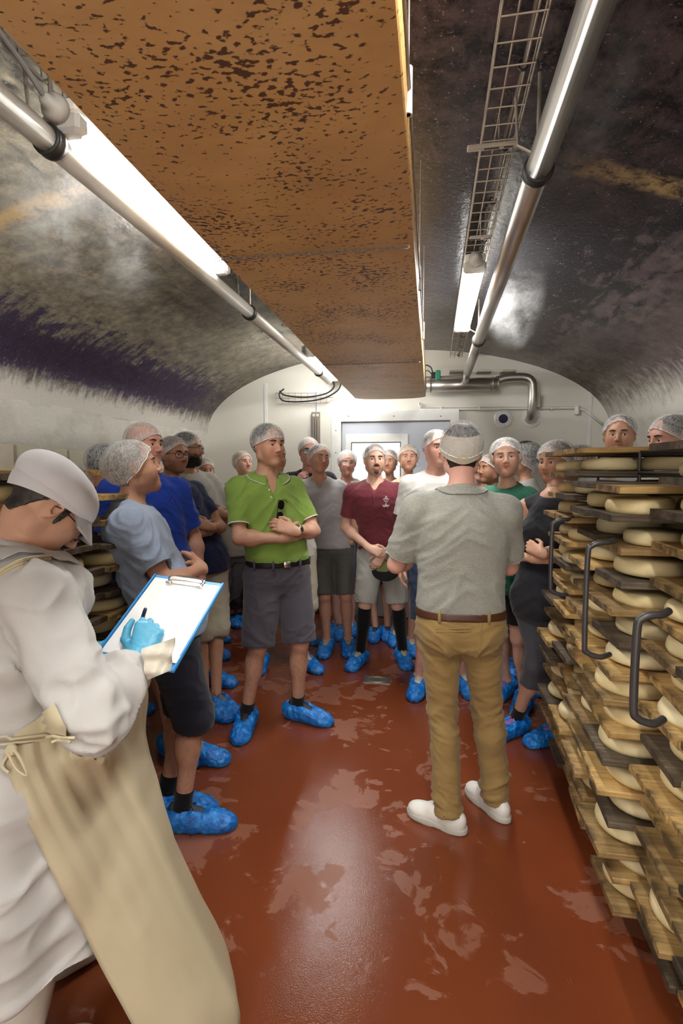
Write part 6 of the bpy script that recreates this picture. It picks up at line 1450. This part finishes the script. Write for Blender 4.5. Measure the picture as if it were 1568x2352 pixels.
    for j in range(nr_ - 1): edge += [(j * nc, (j + 1) * nc, (j + 1) * nc + nn, j * nc + nn)]
    for i in range(nc - 1): edge += [((nr_ - 1) * nc + i, (nr_ - 1) * nc + i + 1, (nr_ - 1) * nc + i + 1 + nn, (nr_ - 1) * nc + i + nn)]
    link('apron', mesh('apron', np.concatenate([Vv, V2]), np.concatenate([Fa, np.array(edge)]), apron_mat), P.ctr)
    # apron side wing above the strap, strap, knot, neck strap
    bv = bvh_of(P.top)
    def onc(px, py, o_=.006):
        r = bv.ray_cast(Vector((0, 0, CH)), Vector(ray(px, py)).normalized())
        if r[0] is None: return at(px, py, 1.1) - P.B
        n2 = Vector(r[1]); n2 = n2 if n2.dot(Vector(ray(px, py))) < 0 else -n2
        return np.array(r[0] + n2 * o_) - P.B
    def patch(name, quad, nu, nv, mat, o_=.006):
        V = []
        for j in range(nv + 1):
            for i in range(nu + 1):
                u, v = i / nu, j / nv; q = np.array(quad[0]) * (1 - u) * (1 - v) + np.array(quad[1]) * u * (1 - v) + np.array(quad[2]) * u * v + np.array(quad[3]) * (1 - u) * v; V.append(onc(q[0], q[1], o_))
        link(name, mesh(name, V, [(j * (nu + 1) + i, j * (nu + 1) + i + 1, (j + 1) * (nu + 1) + i + 1, (j + 1) * (nu + 1) + i) for j in range(nv) for i in range(nu)], mat), P.ctr)
    patch('apron_side', [(18, 1697), (128, 1618), (168, 1700), (18, 1728)], 14, 8, apron_mat, .008)
    for k, (pa, pb) in enumerate((((-30, 1700), (175, 1683)), ((-30, 1712), (172, 1694)))):
        V = []; q = [onc(pa[0] + (pb[0] - pa[0]) * t, pa[1] + (pb[1] - pa[1]) * t - 5 * math.sin(3 * t), .012) for t in np.linspace(0, 1, 20)]
        m = MB(); m.tube(q, .003, 6); m.build('waist_strap', strap_mat, P.ctr)
    m = MB(); q = [onc(x, y, .008) for x, y in ((-25, 1345), (0, 1322), (30, 1302), (60, 1290), (95, 1284), (112, 1283))]
    for dz_ in (0, .007, .014): m.tube([p + [0, 0, -dz_] for p in smooth_path(q, 4)], .004, 6)
    m.build('neck_strap', strap_mat, P.ctr)
    k0 = onc(20, 1722, .015); m = MB(); m.tube(smooth_path([k0 + [0, 0, .01], k0 + [.03, -.01, -.01], k0 + [.045, -.01, -.045], k0 + [.02, -.01, -.035], k0 + [0, -.01, 0]], 5), .003, 6)
    m.tube(smooth_path([k0, k0 + [-.015, -.01, -.03], k0 + [.0, -.01, -.045]], 5), .003, 6); m.lathe([(.012, -.006), (.014, 0), (.010, .008)], 10, frame(k0, (1, 0, 0), (0, 0, 1), (0, -1, 0))); m.build('apron_knot', strap_mat, P.ctr)
    # boots
    for sd in (1, -1):
        a, kn = P.ank[sd], P.knee[sd]; V, Q = grid([cone(a + [0, 0, -.02], frac(a, kn, .72), .058, .072, k=0, clips=[(frac(a, kn, .70), unit(kn - a))]), ell(a + [0, .07, -.04], (.052, .14, .055), k=.04, clips=[((0, 0, .003), (0, 0, -1))])], .007)
        link('boot', mesh('boot', P.lw(V), Q, plain('cream_rubber', (.60, .57, .50), .35)), P.ctr)
b = NB('beige_apron_vinyl'); c = b.mix(b.noise(3.2, detail=4), srgb('b8ab8c'), srgb('c6bb9f')); c = b.mix(b.rampv(b.noise(7, detail=5), .62, .8, 0, .15), c, srgb('a8926a')); b.set(col=c, rough=.5, spec=.35, normal=b.bump(b.noise(5, detail=3, dist=.5), .25, .02)); apron_mat = b.m
strap_mat = fabric('apron_strap', srgb('c6ba9c'), fold=.2)
b = NB('blue_nitrile'); b.set(col=b.mix(b.noise(20), srgb('4a9fc4'), srgb('5fb4d6')), rough=.38, spec=.5, normal=b.bump(b.noise(60, src=b.map((1, 1, 2)), detail=3, dist=1.), .35, .003)); glove_mat = b.m
def coat_warp(V, N):
    # long vertical folds in the skirt, deep creases at the elbow and the small of the back
    z = V[:, 2]; a = np.arctan2(V[:, 0], V[:, 1]); sk = np.clip((1.0 - z) / .35, 0, 1)
    d = sk * .016 * np.sin(a * 7 + 1.5 * np.sin(z * 3) + 2 * vnoise(V, 3.))
    el_ = np.exp(-((z - 1.12) / .12) ** 2) * .008 * (1 - 2 * np.abs(vnoise(V * [1, 1, 2.2], 11.)))
    return V + N * (d + el_)[:, None]
person('food worker in a white coat, white cap and beige apron writing on a clipboard', 1.19, (108, 1047), hd, hhd=140, glo=True, pitch=-52, h=1.77, base=(wb[0], wb[1]), dzs=-.105, lean=(.0, .06), skinc=SK['mid'], hair='dark', hairvis=False, net=False, glasses=dict(col='1c1a2a'),
       arms=(dict(w=(w_el, w_wr, (.10, .50, .86), (.35, -.85, .30), ((1.0, 1.3, .6), (1.1, 1.4, .7), (1.2, 1.4, .8), (1.2, 1.4, .8)))), dict(w=(l_el, l_wr, (.75, -.2, -.1), (-.1, .5, -.85), (.5, .8, .5)))), gloves=True,
       top=dict(name='coat', col='bcb9b6', sleeve=1.86, slr=.076, cuff=.052, off=.022, fold=.014, fsc=(5, 5, 9), skirt=(.36, .215, .19, .0, .0), nr=1.0, neck='crew', collar='bcb9b6', copen=16, warp=coat_warp, vox=.0065, bump=.12), bot=dict(name='trousers', col='2a2342', len=.36, loose=.004),
       feet=[(-1.02, 1.02, 140), (-1.14, 1.34, 140)], shoe='white', cover=False, extra=writer_extra, seed=27, fe=dict(nose=1.1, hz=-.088, hy=-.034), vox=.008, vh=.0028, vhand=.003)
# --- clipboard, pen, paper, cloth
CBc = np.array([-.724, 1.30, 1.166]); Mz = Matrix.Rotation(.120, 3, 'Z') @ Matrix.Rotation(.538, 3, 'X') @ Matrix.Rotation(-.167, 3, 'Z'); M4 = Mz.to_4x4(); M4.translation = Vector(CBc)
K = bpy.data.objects.new('clipboard', None); C.objects.link(K); K.matrix_world = M4; tag(K, 'bright blue clipboard with steel clip held by the worker in the white coat', 'clipboard')
m = MB(); m.box((-.1125, -.16, -.006), (.1125, .16, 0), bev=.0015); m.build('board', plain('blue_plastic_board', srgb('2f8fd0'), .4), K)
for xa in (-.1125, .106): m = MB(); m.box((xa, -.16, 0), (xa + .0065, .16, .004), bev=.001); m.build('board_rim', plain('blue_plastic_rim', srgb('2a86c8'), .4), K)
m = MB(); m.box((-.055, .128, .001), (.055, .158, .005), bev=.001); m.tube(smooth_path([(-.05, .130, .008), (-.046, .150, .014), (.046, .150, .014), (.05, .130, .008)], 4), .0022, 6); m.box((-.058, .124, .002), (-.040, .134, .010), bev=.002); m.box((.040, .124, .002), (.058, .134, .010), bev=.002); m.build('clip', metal_mat, K)
pm = MB(); n = 10; V = []
for j in range(n + 1):
    for i in range(n + 1): u, v = i / n, j / n; V.append((-.103 + .208 * u, -.132 + .278 * v, .0015 + .004 * (1 - v) ** 3 * (u) ** 2))
V += [(x, y, z - .0012) for x, y, z in V]; nn = (n + 1) ** 2
pm.add(V, [(j * (n + 1) + i, j * (n + 1) + i + 1, (j + 1) * (n + 1) + i + 1, (j + 1) * (n + 1) + i) for j in range(n) for i in range(n)] + [(nn + (j + 1) * (n + 1) + i, nn + (j + 1) * (n + 1) + i + 1, nn + j * (n + 1) + i + 1, nn + j * (n + 1) + i) for j in range(n) for i in range(n)])
for j in range(3):
    pp = pm.build('paper_sheet', plain('white_paper_sheet', (.84, .84, .83), .75), None); pp.matrix_world = M4 @ Matrix.Translation((.002 * j, -.002 * j, .0005 - .0006 * j)) if False else M4 @ Matrix.Translation((.002 * j, -.003 * j, -.0003 * j))
    tag(pp, ['topmost blank white sheet clipped on the blue clipboard', 'second white sheet peeking from under the top sheet on the clipboard', 'lowest white sheet of the clipboard stack'][j], 'paper', 'sheets on the clipboard')
m = MB(); a, b2 = at(334, 1398, 1.262), at(318, 1448, 1.285); d_ = unit(b2 - a); q0 = a; m.tube([a, a + d_ * .012, a + d_ * .10, a + d_ * .125, a + d_ * .140], .005, 10, radii=[.0045, .0052, .0052, .004, .0008]); o = m.build('pen', plain('dark_blue_pen', (.01, .012, .06), .3), smooth=True)
tag(o, 'dark blue pen in the blue gloved hand', 'pen')
m = MB(); cw = NB('crumpled_paper_towel'); cw.set(col=srgb('cfc9bb'), rough=.9, normal=cw.bump(cw.noise(40, detail=4), .5, .006)); q = [at(325, 1490, 1.13), at(404, 1464, 1.13), at(390, 1540, 1.12), at(338, 1562, 1.10)]; V = []; n = 16
for j in range(n + 1):
    for i in range(n + 1):
        u, v = i / n, j / n; p = q[0] * (1 - u) * (1 - v) + q[1] * u * (1 - v) + q[2] * u * v + q[3] * (1 - u) * v; V.append(p + unit([.3, -1, .3]) * (.010 * math.sin(u * 7 + v * 3) + .008 * math.sin(v * 11 - u * 4)))
V2 = [p + np.array([0, .002, -.001]) for p in V]; nn = (n + 1) ** 2
m.add(V + V2, [(j * (n + 1) + i, j * (n + 1) + i + 1, (j + 1) * (n + 1) + i + 1, (j + 1) * (n + 1) + i) for j in range(n) for i in range(n)] + [(nn + (j + 1) * (n + 1) + i, nn + (j + 1) * (n + 1) + i + 1, nn + j * (n + 1) + i + 1, nn + j * (n + 1) + i) for j in range(n) for i in range(n)])
tag(m.build('paper_towel', cw.m, smooth=True), 'crumpled off white paper towel held under the clipboard by the gloved hand', 'towel')

# ---------------------------------------------------------------- drifting steam
def steam(lab, c, r, dens, sc, seed, thr=.52):
    m = MB(); V = []; Fc = []; n, k = 16, 10
    for j in range(k + 1):
        for i in range(n): a, t = 2 * math.pi * i / n, math.pi * j / k; V.append((math.sin(t) * math.cos(a), math.sin(t) * math.sin(a), math.cos(t)))
    Fc = [(j * n + i, (j + 1) * n + i, (j + 1) * n + (i + 1) % n, j * n + (i + 1) % n) for j in range(k) for i in range(n)]
    m.add(V, Fc); b = NB('steam_volume'); b.N.remove(b.bsdf); ob = b.co()
    ln = b.n('ShaderNodeVectorMath', {0: ob}, operation='LENGTH').outputs['Value']; fall = b.rampv(ln, .35, .98, 1., 0.)
    wv = b.map((r[0], r[1], r[2]), ob); wv = b.n('ShaderNodeVectorMath', {0: wv, 1: (seed, seed * 2, seed * 3)}, operation='ADD').outputs[0]
    dn = b.n('ShaderNodeTexNoise', {'Vector': wv, 'Scale': sc * .45, 'Detail': 3.0}).outputs['Color']; w2 = b.n('ShaderNodeVectorMath', {0: wv, 1: b.n('ShaderNodeVectorMath', {0: dn, 'Scale': .34}, operation='SCALE').outputs[0]}, operation='ADD').outputs[0]
    big = b.rampv(b.noise(sc * .35, w2, 2), .46, .60); nz = b.noise(sc, w2, 5, .62, 1.2); rid = b.math('SUBTRACT', 1.0, b.math('MULTIPLY', b.math('ABSOLUTE', b.math('SUBTRACT', nz, .5)), 9.0)); rid = b.math('MAXIMUM', rid, 0.0)
    d = b.math('MULTIPLY', b.math('MULTIPLY', b.math('ADD', b.math('MULTIPLY', b.math('POWER', rid, 1.6), 1.0), .03), b.math('MULTIPLY', fall, big)), dens)
    v = b.n('ShaderNodeVolumeScatter', {'Color': (.95, .95, .95, 1), 'Density': d, 'Anisotropy': .2}); b.t.links.new(v.outputs[0], b.out.inputs['Volume'])
    o = m.build('steam', b.m, smooth=True); o.location = c; o.scale = r; tag(o, lab, 'steam', kind='stuff'); return o
steam('thin wisps of steam curling under the brightest strip light at left', at(190, 520, 1.75), (.24, .50, .26), 2.2, 15.0, 3.)
steam('billowing steam beside the right strip light and steel pipe', at(1180, 690, 3.5), (.19, .45, .32), 6.0, 16.0, 8.)
steam('faint steam haze under the dark vault beside the thick steel pipe', at(1330, 230, 1.7), (.2, .38, .28), 1.2, 12.0, 15.)
